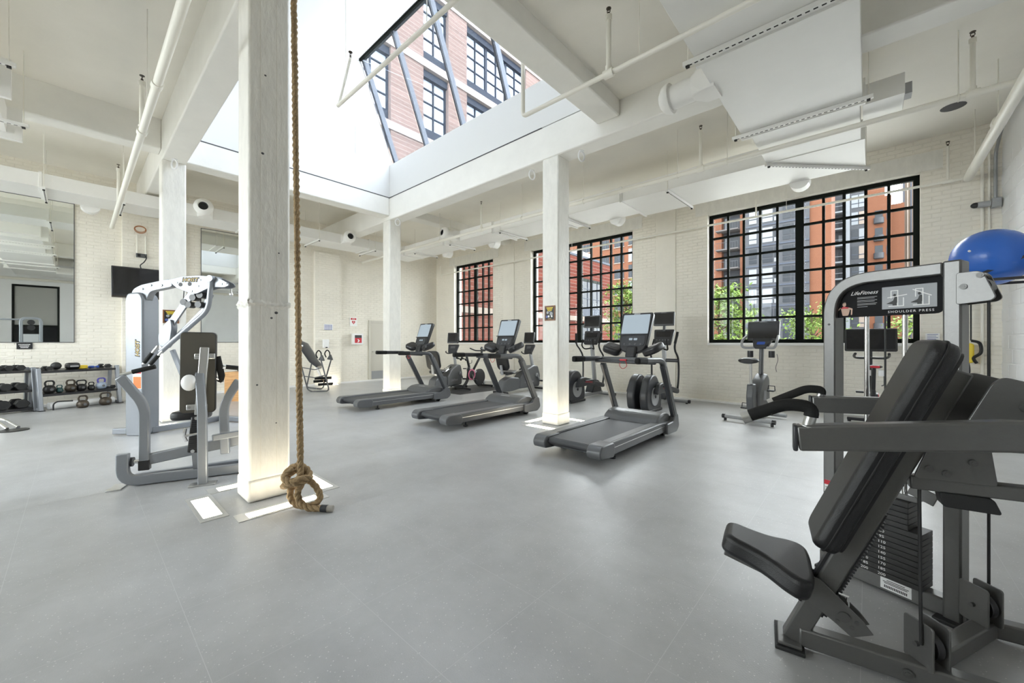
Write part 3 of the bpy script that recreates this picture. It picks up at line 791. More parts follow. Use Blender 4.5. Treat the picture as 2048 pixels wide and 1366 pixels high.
def make_treadmill(label, loc):
    t = thing('treadmill', label, 'treadmill', loc, 0, 'treadmills in a row')
    for s in (-1, 1):
        a, b = sorted((s*.295, s*.435))
        rl = side(MB(), [(.20, .09), (1.98, .09), (1.98, .20), (1.55, .225), (.20, .222)], a, b).build('side_rail', M['gplastic'], t, bevel=.012)
        c_, d_ = sorted((s*.434, s*.4365))
        side(MB(), [(.05, .165), (1.95, .165), (1.95, .172), (.05, .172)], c_, d_).build('trim_line', M['brushed'], rl)
        side(MB(), [(.20, .2215), (1.50, .2235), (1.50, .226), (.20, .2245)], *sorted((s*.305, s*.40))).build('foot_rail', M['gplastic'], rl)
        e0, e1 = sorted((s*.27, s*.44))
        side(MB(), rpoly([(0, .09), (.30, .065), (.30, .226), (.03, .226), (-.02, .16)], .05), e0, e1).build('end_cap', M['gplastic'], t, bevel=.012)
        # upright
        u = MB().bar([(s*.44, 2.06, .20), (s*.44, 1.62, 1.0)], .05, .105, up=(0, 1, .4)).build('upright', M['dplastic'], t, bevel=.01)
        MB().bar([(s*.466, 2.04, .27), (s*.466, 1.66, .97)], .012, .075, up=(0, 1, .4)).build('upright_cover', M['gplastic'], u, bevel=.004)
        side(MB(), rpoly([(1.70, .06), (2.06, .05), (2.15, .12), (2.10, .30), (1.99, .30), (1.93, .21), (1.70, .20)], .04), *sorted((s*.40, s*.475))).build('foot_casting', M['gplastic'], t, bevel=.012)
        # handrail
        pts = fillet([(s*.44, .86, 1.075), (s*.44, 1.50, 1.062), (s*.44, 1.60, 1.04), (s*.44, 1.68, .90)], .10, 5)
        MB().bar(pts, .062, .072).build('handrail', M['dplastic'], t, bevel=.02, seg=3)
        MB().bar([(s*.44, .84, 1.075), (s*.44, 1.10, 1.07)], .068, .078).build('hand_grip', M['grip'], t, bevel=.022, seg=3)
        MB().cyl((s*.33, .45, 0), (s*.33, .45, .02), .038, 14).cyl((s*.33, .45, .02), (s*.33, .45, .10), .012, 8).build('levelling_foot', M['plastic'], t)
        # tray wings
        T = TR(s*.30, 1.66, 1.20) @ RZ(s*-8) @ RX(18) @ RY(s*-20)
        MB().prism(rrect(.26, .26, .08, 5), -.05, .05, T).build('tray', M['plastic'], t, bevel=.03, seg=3)
        MB().cyl((0, 0, .048), (0, 0, .053), .05, 18, T=T).build('cup_holder', M['dplastic'], t)
    MB().box(-.285, .285, .09, 1.66, .185, .205).build('belt', M['belt'], t)
    MB().cyl((-.285, .09, .165), (.285, .09, .165), .038, 18).build('rear_roller', M['belt'], t)
    MB().box(-.285, .285, .12, 1.7, .10, .183).build('deck', M['dplastic'], t)
    hood = [(1.54, .205), (1.58, .26), (1.68, .315), (1.82, .335), (1.96, .31), (2.06, .23), (2.07, .12), (1.54, .12)]
    h = side(MB(), rpoly(hood, .04), -.40, .40).build('motor_hood', M['gplastic'], t, bevel=.045, seg=3)
    MB().box(-.11, .11, -.012, .012, 0, .002, TR(0, 1.70, .318) @ RX(16)).build('hood_badge', M['lplastic'], h)
    MB().box(-.34, .34, 1.72, 1.96, .03, .12).build('undercarriage', M['plastic'], t)
    for s in (-1, 1): MB().cyl((s*.28, 1.9, .035), (s*.36, 1.9, .035), .035, 14).build('wheel', M['rubber'], t)
    MB().bar([(-.44, 1.40, 1.03), (.44, 1.40, 1.03)], .05, .045).build('crossbar', M['dplastic'], t, bevel=.015)
    MB().bar([(-.44, 1.57, 1.06), (.44, 1.57, 1.06)], .07, .06).build('console_beam', M['gplastic'], t, bevel=.02)
    MB().tube(smooth_path([(.03, 1.38, 1.05), (.06, 1.36, .98), (.0, 1.36, .94), (-.05, 1.37, .99), (-.02, 1.39, 1.05)], 5), .004, 6).bx((.0, 1.385, 1.058), (.09, .04, .02)).build('safety_lanyard', M['red'], t)
    T = TR(0, 1.63, 1.12) @ RX(-20)
    MB().bar([(0, 0, -.06), (0, 0, .12)], .16, .10, up=(0, 1, 0), T=T).build('console_neck', M['plastic'], t, bevel=.03)
    prof = [(-.16, .06), (-.20, .14), (-.215, .30), (-.235, .60), (-.22, .63), (.22, .63), (.235, .60), (.215, .30), (.20, .14), (.16, .06), (.08, .03), (-.08, .03)]
    TC = T @ Matrix(((1, 0, 0, 0), (0, 0, -1, 0), (0, 1, 0, 0), (0, 0, 0, 1)))     # (u,v,w)->(x=u,z=v,y=-w)
    cn = MB().prism(rpoly(prof, .03), -.05, .02, TC).build('console', M['plastic'], t, bevel=.012)
    MB().prism(rrect(.395, .29, .012), .020, .023, TC @ TR(0, .455, 0)).build('screen', M['lit'], cn)
    MB().box(-.23, .23, .292, .305, .018, .034, TC).build('ledge', M['dplastic'], cn, bevel=.004)
    MB().prism(rrect(.34, .15, .04), .020, .026, TC @ TR(0, .20, 0)).build('keypad', M['dplastic'], cn)
    for i in range(2): MB().prism(rrect(.05, .03, .006), .026, .029, TC @ TR(-.035+.07*i, .225, 0)).build('display', M['lit'], cn)
    for i in range(4): MB().cyl((-.12+.08*i, .15, .026), (-.12+.08*i, .15, .030), .014, 12, T=TC).build('button', M['gplastic'], cn)
    MB().box(-.045, .045, -.008, .008, .0195, .0215, TC @ TR(0, .612, 0)).build('console_badge', M['lplastic'], cn)
    return t
tm = make_treadmill('grey treadmill with lit screen standing between the framed poster column and the upright bike', (-2.45, 3.58, 0))
dup(tm, (-4.93, 3.58, 0), 0, 'grey treadmill with lit screen standing between the other two treadmills')
dup(tm, (-7.37, 3.47, 0), 0, 'grey treadmill with lit screen in front of the column next to the beige door')
def tv_console(t, T, w_, h_, m='screen', text_=None):
    """flat screen facing -y in T"""
    TC = T @ Matrix(((1, 0, 0, 0), (0, 0, -1, 0), (0, 1, 0, 0), (0, 0, 0, 1)))
    c = MB().prism(rrect(w_, h_, .02), -.02, .02, TC).build('display_housing', M['plastic'], t, bevel=.006)
    MB().prism(rrect(w_-.05, h_-.06, .006), .020, .022, TC @ TR(0, .005, 0)).build('screen', M[m], c)
    if text_: text('brand_text', text_, .025, M['lplastic'], c, TC @ TR(0, h_/2-.014, .0205), sx=1.1)
    return c
# ---------------- ellipticals
def make_elliptical(label, loc):
    t = thing('elliptical_trainer', label, 'elliptical', loc, 0, 'elliptical trainers by the windows')
    for s in (-1, 1):
        prof = [(-.02, .08), (.06, .02), (.62, .02), (.64, .22), (.58, .46), (.42, .66), (.24, .70), (.06, .60), (-.06, .32)]
        sh = side(MB(), rpoly(prof, .08), *sorted((s*.05, s*.20))).build('drive_shroud', M['dplastic'], t, bevel=.03, seg=3)
        MB().cyl((s*.20, .30, .28), (s*.215, .30, .28), .17, 26).build('crank_disc', M['lplastic'], sh)
        MB().cyl((s*.215, .30, .28), (s*.225, .30, .28), .03, 14).build('hub', M['plastic'], sh)
        # link arm with red script
        pts = [(s*.27, .24, .42 if s > 0 else .34), (s*.27, .80, .40 if s > 0 else .32), (s*.27, 1.28, .30)]
        la = MB().bar(pts, .07, .10).build('link_arm', M['dplastic'], t, bevel=.02)
        sh2 = side(MB(), rpoly([(.16, .33), (.28, .52), (.44, .54), (.86, .46), (.88, .36), (.4, .34)], .05), *sorted((s*.23, s*.31))).build('arm_shroud', M['dplastic'], t, bevel=.02)
        text('arm_text', 'LifeFitness', .075, M['red'], sh2, TR(s*.3105, .60, .43) @ RZ(90*s) @ RX(90) @ RZ(-6), shear=.3)
        MB().box(s*.27-.07, s*.27+.07, .42, .80, .455, .475).build('pedal', M['plastic'], t, bevel=.012)
        MB().tube(smooth_path([(s*.27, 1.28, .30), (s*.28, 1.32, .60), (s*.28, 1.30, .95), (s*.27, 1.16, 1.12), (s*.30, 1.06, 1.25), (s*.34, 1.10, 1.45)], 6), .02, 10).build('moving_arm', M['plastic'], t)
        MB().tube([(s*.305, 1.05, 1.27), (s*.34, 1.10, 1.50)], .026, 10).build('hand_grip', M['grip'], t)
        MB().tube(smooth_path([(0, 1.24, 1.16), (s*.12, 1.14, 1.14), (s*.15, 1.06, 1.22), (s*.13, 1.08, 1.36)], 6), .016, 8).build('fixed_handle', M['grip'], t)
        MB().cyl((s*.285, 1.30, .30), (s*.20, 1.30, .30), .045, 14).build('pivot', M['plastic'], t)
    MB().box(-.06, .06, .5, 1.66, .05, .13).build('centre_rail', M['lplastic'], t, bevel=.015)
    MB().cyl((-.36, 1.66, .05), (.36, 1.66, .05), .035, 14).build('front_foot', M['lplastic'], t)
    for s in (-1, 1): MB().cyl((s*.36, 1.66, .05), (s*.40, 1.66, .05), .038, 14).cyl((s*.33, 1.66, 0), (s*.33, 1.66, .03), .025, 12).build('foot_cap', M['plastic'], t)
    MB().bar([(0, .06, .025), (0, .62, .025)], .44, .05).build('rear_base', M['plastic'], t, bevel=.01)
    side(MB(), rpoly([(1.10, .12), (1.20, .30), (1.34, .42), (1.46, .36), (1.56, .12)], .05), -.10, .10).build('front_cowl', M['dplastic'], t, bevel=.03)
    MB().bar([(0, 1.42, .12), (0, 1.26, 1.24)], .07, .10, up=(0, 1, .1)).build('column', M['lplastic'], t, bevel=.02)
    MB().bar([(-.30, 1.30, .92), (.30, 1.30, .92)], .06, .07).build('arm_crossbar', M['plastic'], t, bevel=.02)
    T = TR(0, 1.24, 1.40) @ RX(-22)
    TC = T @ Matrix(((1, 0, 0, 0), (0, 0, -1, 0), (0, 1, 0, 0), (0, 0, 0, 1)))
    c = MB().prism(rpoly([(-.17, -.17), (-.21, .17), (.21, .17), (.17, -.17)], .03), -.04, .02, TC).build('console', M['plastic'], t, bevel=.01)
    MB().prism(rrect(.30, .12, .02), .02, .023, TC @ TR(0, .06, 0)).build('keypad', M['screen'], c)
    for i in range(5): MB().cyl((-.12+.06*i, -.07, .02), (-.12+.06*i, -.07, .024), .015, 10, T=TC).build('button', M['gplastic'], c)
    MB().bar([(0, 1.28, 1.50), (0, 1.30, 1.64)], .05, .03).build('screen_post', M['dplastic'], t)
    tv_console(t, TR(0, 1.28, 1.78) @ RX(-6), .43, .29, text_='LifeFitness')
    return t
el = make_elliptical('black and grey elliptical trainer standing behind the treadmill nearest the upright bike', (-3.15, 6.95, 0))
dup(el, (-4.85, 6.95, 0), 0, 'black and grey elliptical trainer half hidden behind the framed poster column')
# ---------------- recumbent bikes
def make_recumbent(label, loc, rz):
    t = thing('recumbent_bike', label, 'exercise bike', loc, rz, 'recumbent bikes')
    body = [(.62, .10), (.66, .36), (.86, .56), (1.22, .68), (1.40, .66), (1.50, .40), (1.46, .10)]
    b = side(MB(), rpoly(body, .06), -.13, .13).build('housing', M['gplastic'], t, bevel=.03, seg=3)
    rear = [(.0, .06), (.10, .34), (.30, .42), (.66, .38), (.70, .10), (.40, .06)]
    side(MB(), rpoly(rear, .05), -.11, .11).build('rear_base', M['gplastic'], t, bevel=.03, seg=3)
    text('housing_text', 'LifeFitness', .09, M['lplastic'], b, TR(.1305, 1.02, .26) @ RZ(90) @ RX(90), shear=.3)
    MB().cyl((.13, 1.33, .42), (.15, 1.33, .42), .05, 16).build('hub', M['lplastic'], b)
    for s in (-1, 1):
        MB().bar([(s*.16, 1.33, .42), (s*.16, 1.33+s*.10, .42-s*.14)], .02, .035, up=(1, 0, 0)).build('crank', M['lplastic'], t)
        MB().box(s*.24-.06, s*.24+.06, 1.28+s*.10, 1.38+s*.10, .26-s*.14+.14-.02, .30-s*.14+.12).build('pedal', M['plastic'], t, bevel=.01)
        MB().tube([(s*.10, .30, .52), (s*.24, .34, .54), (s*.25, .54, .62)], .016, 8).build('seat_handle', M['chrome'], t)
        MB().tube([(s*.25, .48, .60), (s*.25, .60, .645)], .02, 8).build('hand_grip', M['grip'], t)
        MB().tube(smooth_path([(0, 1.20, 1.0), (s*.12, 1.12, .98), (s*.17, 1.06, 1.02), (s*.13, 1.02, 1.04)], 5), .015, 8).build('handlebar', M['plastic'], t)
    for y, x in ((.06, .24), (1.50, .27)):
        MB().cyl((-x, y, .045), (x, y, .045), .03, 12).build('foot_bar', M['plastic'], t)
        for s in (-1, 1): MB().cyl((s*x*.9, y, 0), (s*x*.9, y, .03), .025, 10).build('levelling_foot', M['plastic'], t)
    MB().bar([(0, .25, .45), (0, .95, .60)], .07, .04).build('seat_rail', M['brushed'], t, bevel=.005)
    MB().prism(rrect(.40, .34, .10), 0, .07, TR(0, .36, .50) @ RX(5)).build('seat_cushion', M['vinyl'], t, bevel=.025, seg=3)
    MB().prism(rrect(.40, .50, .12), 0, .07, TR(0, .16, .84) @ RX(105)).build('seat_back', M['vinyl'], t, bevel=.025, seg=3)
    MB().bar([(0, .12, .48), (0, .08, .72)], .06, .04, up=(0, 1, 0)).build('back_post', M['lplastic'], t)
    MB().bar([(0, 1.32, .62), (0, 1.22, 1.02)], .06, .08, up=(0, 1, .2)).build('column', M['lplastic'], t, bevel=.015)
    T = TR(0, 1.17, 1.12) @ RX(-25); TC = T @ Matrix(((1, 0, 0, 0), (0, 0, -1, 0), (0, 1, 0, 0), (0, 0, 0, 1)))
    c = MB().prism(rpoly([(-.12, -.14), (-.17, .12), (.17, .12), (.12, -.14)], .03), -.03, .02, TC).build('console', M['dplastic'], t, bevel=.01)
    MB().prism(rrect(.14, .07, .01), .02, .023, TC @ TR(0, .03, 0)).build('display', M['gplastic'], c)
    tv_console(t, TR(0, 1.18, 1.41) @ RX(-8), .34, .30, 'screen')
    return t
rb = make_recumbent('grey recumbent bike with black screen beside the corner of the room', (-8.15, 5.98, 0), 22)
dup(rb, (-6.75, 7.0, 0), 0, 'grey recumbent bike with black screen beside the framed poster column')
# ---------------- upright bike
t = thing('upright_bike', 'grey upright exercise bike under the wide window', 'exercise bike', (-1.42, 7.2, 0), -8)
side(MB(), rpoly([(.10, .10), (.06, .40), (.10, .62), (.22, .62), (.24, .40), (.30, .12)], .03), -.05, .05).build('seat_tube', M['gplastic'], t, bevel=.015)
b = side(MB(), rpoly([(.24, .10), (.24, .44), (.40, .66), (.62, .78), (.74, .68), (.76, .30), (.68, .10)], .06), -.085, .085).build('housing', M['gplastic'], t, bevel=.03, seg=3)
MB().cyl((0, .14, .60), (0, .12, .96), .02, 12).build('seat_post', M['brushed'], t)
rings = []
for y, wd, hh in ((-.07, .11, .06), (-.03, .145, .085), (.06, .14, .08), (.14, .06, .07), (.24, .035, .055), (.28, .018, .04)):
    rings.append([(wd*math.cos(a*PI/8), y+.03, 1.0+hh*.6*math.sin(a*PI/8)) for a in range(16)])
MB().loft(rings).build('saddle', M['vinyl'], t, ang=60)
MB().cyl((-.34, .0, .07), (.34, .0, .07), .03, 12).build('rear_foot', M['lplastic'], t)
MB().cyl((-.30, .84, .06), (.30, .84, .06), .03, 12).build('front_foot', M['lplastic'], t)
MB().bar([(0, .02, .08), (0, .84, .08)], .08, .06).build('base_rail', M['gplastic'], t, bevel=.01)
for s in (-1, 1):
    MB().cyl((s*.34, 0, .07), (s*.385, 0, .07), .036, 12).cyl((s*.34, 0, 0), (s*.34, 0, .05), .022, 10).build('foot_cap', M['plastic'], t)
    MB().bar([(s*.11, .42, .34), (s*.11, .42+s*.02, .34+s*.16)], .018, .03, up=(1, 0, 0)).build('crank', M['lplastic'], t)
    p = MB().box(s*.19-.05, s*.19+.05, .38+s*.02, .48+s*.02, .33+s*.16, .355+s*.16).build('pedal', M['plastic'], t, bevel=.006)
    MB().tube([(s*.19-.05, .45+s*.02, .35+s*.16), (s*.19-.045, .45+s*.02, .42+s*.16), (s*.19+.045, .45+s*.02, .42+s*.16), (s*.19+.05, .45+s*.02, .35+s*.16)], .008, 6).build('strap', M['plastic'], p)
    MB().tube(smooth_path([(0, .62, 1.22), (s*.16, .52, 1.20), (s*.24, .46, 1.22), (s*.26, .50, 1.32), (s*.24, .64, 1.40)], 6), .021, 10).build('handlebar', M['lplastic'], t)
    MB().cyl((s*.16, .58, 1.04), (s*.16, .58, 1.15), .045, 14).build('cup_holder', M['plastic'], t)
MB().bar([(0, .58, .74), (0, .62, 1.20)], .06, .08, up=(0, 1, .1)).build('column', M['gplastic'], t, bevel=.02)
T = TR(0, .62, 1.29) @ RX(-40); TC = T @ Matrix(((1, 0, 0, 0), (0, 0, -1, 0), (0, 1, 0, 0), (0, 0, 0, 1)))
c = MB().prism(rpoly([(-.10, -.12), (-.16, .10), (.16, .10), (.10, -.12)], .03), -.03, .02, TC).build('console', M['dplastic'], t, bevel=.01)
MB().prism(rrect(.12, .06, .01), .02, .023, TC @ TR(0, -.03, 0)).build('keypad', M['bluerubber'], c)
tv_console(t, TR(0, .70, 1.49) @ RX(-10), .48, .33, text_='LifeFitness')
MB().tube(smooth_path([(.20, .70, 1.10), (.22, .68, 1.0), (.19, .68, .88), (.20, .68, .80)], 5), .004, 6).build('earphone_cable', M['plastic'], t)
# ---------------- spin bikes
def make_spin(label, loc, rz, accent, screen, weights):
    t = thing('spin_bike', label, 'spin bike', loc, rz)
    for y in (.02, 1.0):
        MB().bar([(-.28, y, .045), (.28, y, .045)], .06, .05).build('foot_bar', M['plastic'], t, bevel=.012)
        for s in (-1, 1): MB().cyl((s*.25, y, 0), (s*.25, y, .025), .025, 10).build('levelling_foot', M['plastic'], t)
    MB().bar(fillet([(0, .02, .06), (0, .22, .22), (0, .28, .60)], .12), .05, .08, up=(0, 1, .3)).build('rear_stay', M['plastic'], t, bevel=.015)
    MB().bar([(0, .30, .58), (0, .18, .92)], .045, .06, up=(0, 1, .3)).build('seat_post', M['plastic'], t, bevel=.01)
    MB().bar(fillet([(0, .28, .42), (0, .62, .48), (0, .98, .08)], .15), .05, .07).build('lower_frame', M['lplastic'], t, bevel=.012)
    MB().bar([(0, .36, .38), (0, .84, .96)], .045, .06, up=(0, -1, 1)).build('main_frame', M['plastic'], t, bevel=.012)
    fw = MB().lathe([(.02, -.03), (.20, -.03), (.235, -.022), (.235, .022), (.20, .03), (.02, .03)], 32, TR(0, .74, .30) @ RY(90)).build('flywheel', M['plastic'], t)
    MB().cyl((.03, .34, .40), (.05, .34, .40), .155, 28).build('crank_cover', M['plastic'], t)
    MB().lathe([(.115, .05), (.15, .05), (.15, .058), (.115, .058)], 30, TR(0, .34, .40) @ RY(90), cap=False).build('accent_ring', M[accent], t)
    for s in (-1, 1):
        MB().bar([(s*.08, .34, .40), (s*.08, .34+s*.05, .40-s*.16)], .018, .03, up=(1, 0, 0)).build('crank', M['brushed'], t)
        MB().box(s*.15-.045, s*.15+.045, .34+s*.05-.04, .34+s*.05+.04, .385-s*.16, .41-s*.16).build('pedal', M['plastic'], t, bevel=.005)
        MB().tube(smooth_path([(0, .82, 1.05), (s*.16, .80, 1.05), (s*.20, .70, 1.08), (s*.19, .56, 1.12)], 6), .018, 10).build('handlebar', M['plastic'], t)
    rings = []
    for y, wd, hh in ((-.04, .07, .03), (0, .085, .045), (.08, .08, .04), (.14, .04, .035), (.22, .022, .03), (.25, .012, .02)):
        rings.append([(wd*math.cos(a*PI/8), y+.04, .95+hh*.6*math.sin(a*PI/8)) for a in range(16)])
    sd = MB().loft(rings).build('saddle', M['vinyl'], t, ang=60)
    if not weights:
        MB().box(-.05, .05, -.008, .0, .935, .965).build('saddle_badge', M['red'], sd)
        for s in (-1, 1):
            MB().cyl((s*.07, .06, .82), (s*.07, .06, .90), .032, 14).build('bottle_cage', M['white'], t)
            MB().tube([(s*.10, .06, .82), (s*.10, .05, .70), (s*.07, .05, .68)], .008, 6).build('cage_bracket', M['plastic'], t)
    else:
        for i, s in enumerate((-1, 1)):
            MB().cyl((s*.09-.06, -.03, .87), (s*.09+.06, -.03, .83), .014, 10).ell((s*.09-.07, -.03, .873), (.03, .035, .035), 10, 6).ell((s*.09+.07, -.03, .827), (.03, .035, .035), 10, 6).build('hand_weight', M['iron'], t)
        MB().bar([(-.16, -.01, .84), (.16, -.01, .84)], .02, .02).build('weight_holder', M['plastic'], t)
        MB().tube([(0, .31, .70), (.05, .34, .72), (.05, .35, .80)], .008, 6).build('adjuster', M['plastic'], t)
    MB().bar([(0, .84, .94), (0, .86, 1.16)], .045, .045, up=(0, 1, 0)).build('front_post', M['plastic'], t)
    if screen:
        tv_console(t, TR(0, .88, 1.33) @ RX(-8), .62, .36)
    return t
make_spin('black spin bike with pink crank ring and hand weights standing on a dark mat', (-8.15, 7.02, 0), 8, 'pink', False, True)
make_spin('black spin bike with a large screen and red saddle badge behind the shoulder press', (.08, 7.55, 0), 3, 'red', True, False)
o = MB().box(-8.85, -7.45, 6.35, 8.15, 0, .006).build('floor_mat', M['rubber']); tag(o, 'thin dark mat lying under the spin bike with the pink ring', 'mat')
# ================================================================ SHOULDER PRESS
sp_ = thing('shoulder_press', 'dark grey shoulder press machine with black pads and a weight stack', 'weight machine', (-.249, 2.071, 0), 9.36)
A_ = Vector((.66, .585, 0)); tv = Vector((-.86, .5103, 0)); nv = Vector((-.5103, -.86, 0))
def TW(s, z, off=0): return A_ + tv*s + nv*off + Vector((0, 0, z))
TP = Matrix(((-tv.x, 0, nv.x, 0), (-tv.y, 0, nv.y, 0), (0, 1, 0, 0), (0, 0, 0, 1)))      # panel frame: x = reading direction, y = up, z = to viewer
def PT(s, z, off=0): p = TW(s, z, off); m = TP.copy(); m.translation = p; return m
MB().box(-.055, .05, -.075, .11, 0, .016).build('foot_plate', M['rubber'], sp_, bevel=.004)
MB().box(-.045, .04, -.06, .09, .016, .03).build('foot_shoe', M['steel'], sp_, bevel=.004)
bb = MB().bar([(.03, 0, .055), (1.22, 0, .055)], .062, .078).build('base_beam', M['steel'], sp_, bevel=.008)
MB().cyl((.36, -.031, .055), (.36, -.040, .055), .016, 16).cyl((.36, -.040, .055), (.36, -.044, .055), .009, 6).build('bolt', M['bolt'], bb)
MB().bar([(.40, .02, .055), (.77, .55, .055)], .062, .07).build('cross_beam', M['steel'], sp_, bevel=.008)
MB().bar([(.74, .50, .055), (1.30, .52, .055)], .062, .07).build('rear_beam', M['steel'], sp_, bevel=.008)
d_ = Vector((.389, 0, .921)); nf = Vector((-.921, 0, .389))
def CP(s, off=0, y=0): return d_*s + nf*off + Vector((-.005, y, 0))
cl_ = MB().bar([CP(.03), CP(1.30)], .052, .075, up=nf).build('seat_column', M['steel'], sp_, bevel=.007)
rt = MB()
for i in range(34): rt.bar([CP(.20+i*.014, -.047), CP(.207+i*.014, -.047)], .03, .016, up=nf)
stuff(rt.build('ratchet_teeth', M['plastic'], cl_, ang=0))
MB().bar([CP(.19, -.04), CP(.70, -.04)], .034, .008, up=nf).build('ratchet_strip', M['plastic'], cl_)
MB().bar([CP(.20, .042), CP(.52, .042)], .03, .012, up=nf).build('slide_strip', M['plastic'], cl_)
# back pad
T = frame(CP(.925, .045), d_, (0, 1, 0)); T = frame(CP(.925, .043), d_, nf.cross(d_), nf)
bp_ = MB().prism(rrect(.90, .27, .055, 5), 0, .085, T).build('back_pad', M['vinyl'], sp_, bevel=.026, seg=4)
MB().prism(rrect(.86, .21, .04, 4), -.012, 0, T).build('pad_board', M['plastic'], bp_)
sm_ = [T @ Vector((p[0], p[1], .043)) for p in rrect(.904, .274, .056, 6)]
MB().tube(sm_, .0035, 6, closed=True).build('piping', M['ink'], bp_)
# seat pad
th = math.radians(-15); sx_ = Vector((math.cos(th), 0, math.sin(th))); sn = Vector((math.sin(-th), 0, math.cos(th)))
T = frame((-.235, 0, .385), sx_, (0, 1, 0), sn)
shape = [(.0, .075), (.03, .098), (.10, .105), (.17, .125), (.24, .175), (.29, .19), (.325, .165), (.335, .10)]
poly = [(a-.02, b) for a, b in shape] + [(a-.02, -b) for a, b in reversed(shape)]
st_ = MB().prism(rpoly(poly, .03, 3), -.03, .055, T).build('seat_pad', M['vinyl'], sp_, bevel=.024, seg=4)
MB().box(0, .30, -.055, .055, -.055, -.03, T).build('seat_plate', M['steel'], sp_, bevel=.004)
for s in (-1, 1):
    T2 = frame((0, s*.034, 0), (1, 0, 0), (0, 0, 1), (0, -1, 0))
    MB().prism([(-.01, .285), (.04, .335), (.10, .325), (.235, .20), (.265, .16), (.20, .125), (.14, .17), (.0, .26)], -.004, .004, T2).build('seat_bracket', M['steel'], sp_, bevel=.002)
MB().cyl((.175, -.045, .20), (.175, .045, .20), .020, 20).build('pivot_pin', M['bolt'], sp_)
for x, z in ((.155, .175), (.20, .165), (.215, .19)): MB().cyl((x, -.042, z), (x, -.036, z), .008, 10).build('bolt', M['bolt'], sp_)
MB().tube([(.19, -.02, .235), (.19, -.02, .275), (.16, -.02, .28)], .006, 8).build('pull_pin', M['chrome'], sp_)
# support arm, pivot plates
MB().bar([(.37, 0, .772), (1.25, 0, .80)], .05, .05).build('support_arm', M['steel'], sp_, bevel=.006)
T2 = frame((0, -.035, 0), (1, 0, 0), (0, 0, 1), (0, -1, 0))
MB().prism(rpoly([(.375, .795), (.43, .96), (.565, .96), (.585, .80)], .015), -.006, .006, T2).build('gusset_plate', M['steel'], sp_, bevel=.002)
for x, z in ((.415, .835), (.46, .825), (.525, .875)): MB().cyl((x, -.041, z), (x, -.049, z), .012, 14).cyl((x, -.049, z), (x, -.051, z), .006, 6).build('bolt', M['bolt'], sp_)
T2 = frame((0, -.12, 0), (1, 0, 0), (0, 0, 1), (0, -1, 0))
pl = MB().prism(rpoly([(.475, 1.0), (.545, 1.165), (.57, 1.185), (.86, 1.10), (.86, .98), (.56, .955)], .02), -.006, .006, T2).build('pivot_plate', M['steel'], sp_, bevel=.002)
MB().cyl((.62, -.126, 1.09), (.62, -.138, 1.09), .02, 18).cyl((.62, -.138, 1.09), (.62, -.140, 1.09), .010, 6).build('bolt', M['bolt'], pl)
T3 = frame((0, .12, 0), (1, 0, 0), (0, 0, 1), (0, -1, 0))
MB().prism(rpoly([(.475, 1.0), (.545, 1.165), (.57, 1.185), (.86, 1.10), (.86, .98), (.56, .955)], .02), -.006, .006, T3).build('pivot_plate', M['steel'], sp_, bevel=.002)
MB().bar([(.70, -.46, 1.05), (.70, .52, 1.02)], .05, .06).build('yoke_tube', M['steel'], sp_, bevel=.008)
MB().box(.58, .86, -.11, .11, .99, 1.08).build('yoke_block', M['steel'], sp_, bevel=.01)
MB().bar([(.60, .40, .90), (1.25, .30, .84)], .05, .06).build('lower_link', M['steel'], sp_, bevel=.008)
side_ = MB().prism(rpoly([(.455, .70), (.60, .70), (.58, .752), (.445, .752)], .012), -.03, .03, frame((0, 0, 0), (1, 0, 0), (0, 0, 1), (0, -1, 0))).build('bump_stop', M['rubber'], sp_, bevel=.006)
# lever arms with grips
for y, x0, z0, z1, sgn in ((-.45, .0, .98, 1.055, -1), (.50, .115, .977, .995, 1)):
    ar = MB().bar([(x0, y, z0), (.46, y, z0+(z1-z0)*.85), (.80, y*.92, z1)], .052, .084).build('lever_arm', M['steel'], sp_, bevel=.008)
    MB().bar([(x0-.012, y, z0), (x0+.002, y, z0)], .053, .086).build('end_cap', M['dplastic'], ar, bevel=.005)
    h = fillet([(x0+.028, y, z0+.035), (x0+.045, y, z0+.105), (x0-.03, y, z0+.11), (x0-.155, y, z0+.05)] if sgn < 0 else
               [(x0+.03, y, z0+.03), (x0+.045, y, z0+.075), (x0-.02, y, z0+.078), (x0-.185, y, z0-.012)], .045, 6)
    MB().tube([h[0]-Vector((0, 0, .01))] + h, .0165, 14).build('handle', M['brushed'], ar)
    gp = h[1:-1] + [h[-2]+(h[-1]-h[-2])*.86]
    MB().tube(gp, .0205, 16).build('hand_grip', M['grip'], ar)
    e = (h[-1]-h[-2]).normalized(); MB().cyl(h[-1]-e*.022, h[-1]+e*.004, .0225, 18).build('grip_collar', M['brushed'], ar)
    MB().cyl(h[0]-Vector((0, 0, .004)), h[0]+Vector((.002, 0, .008)), .026, 18).build('weld_collar', M['brushed'], ar)
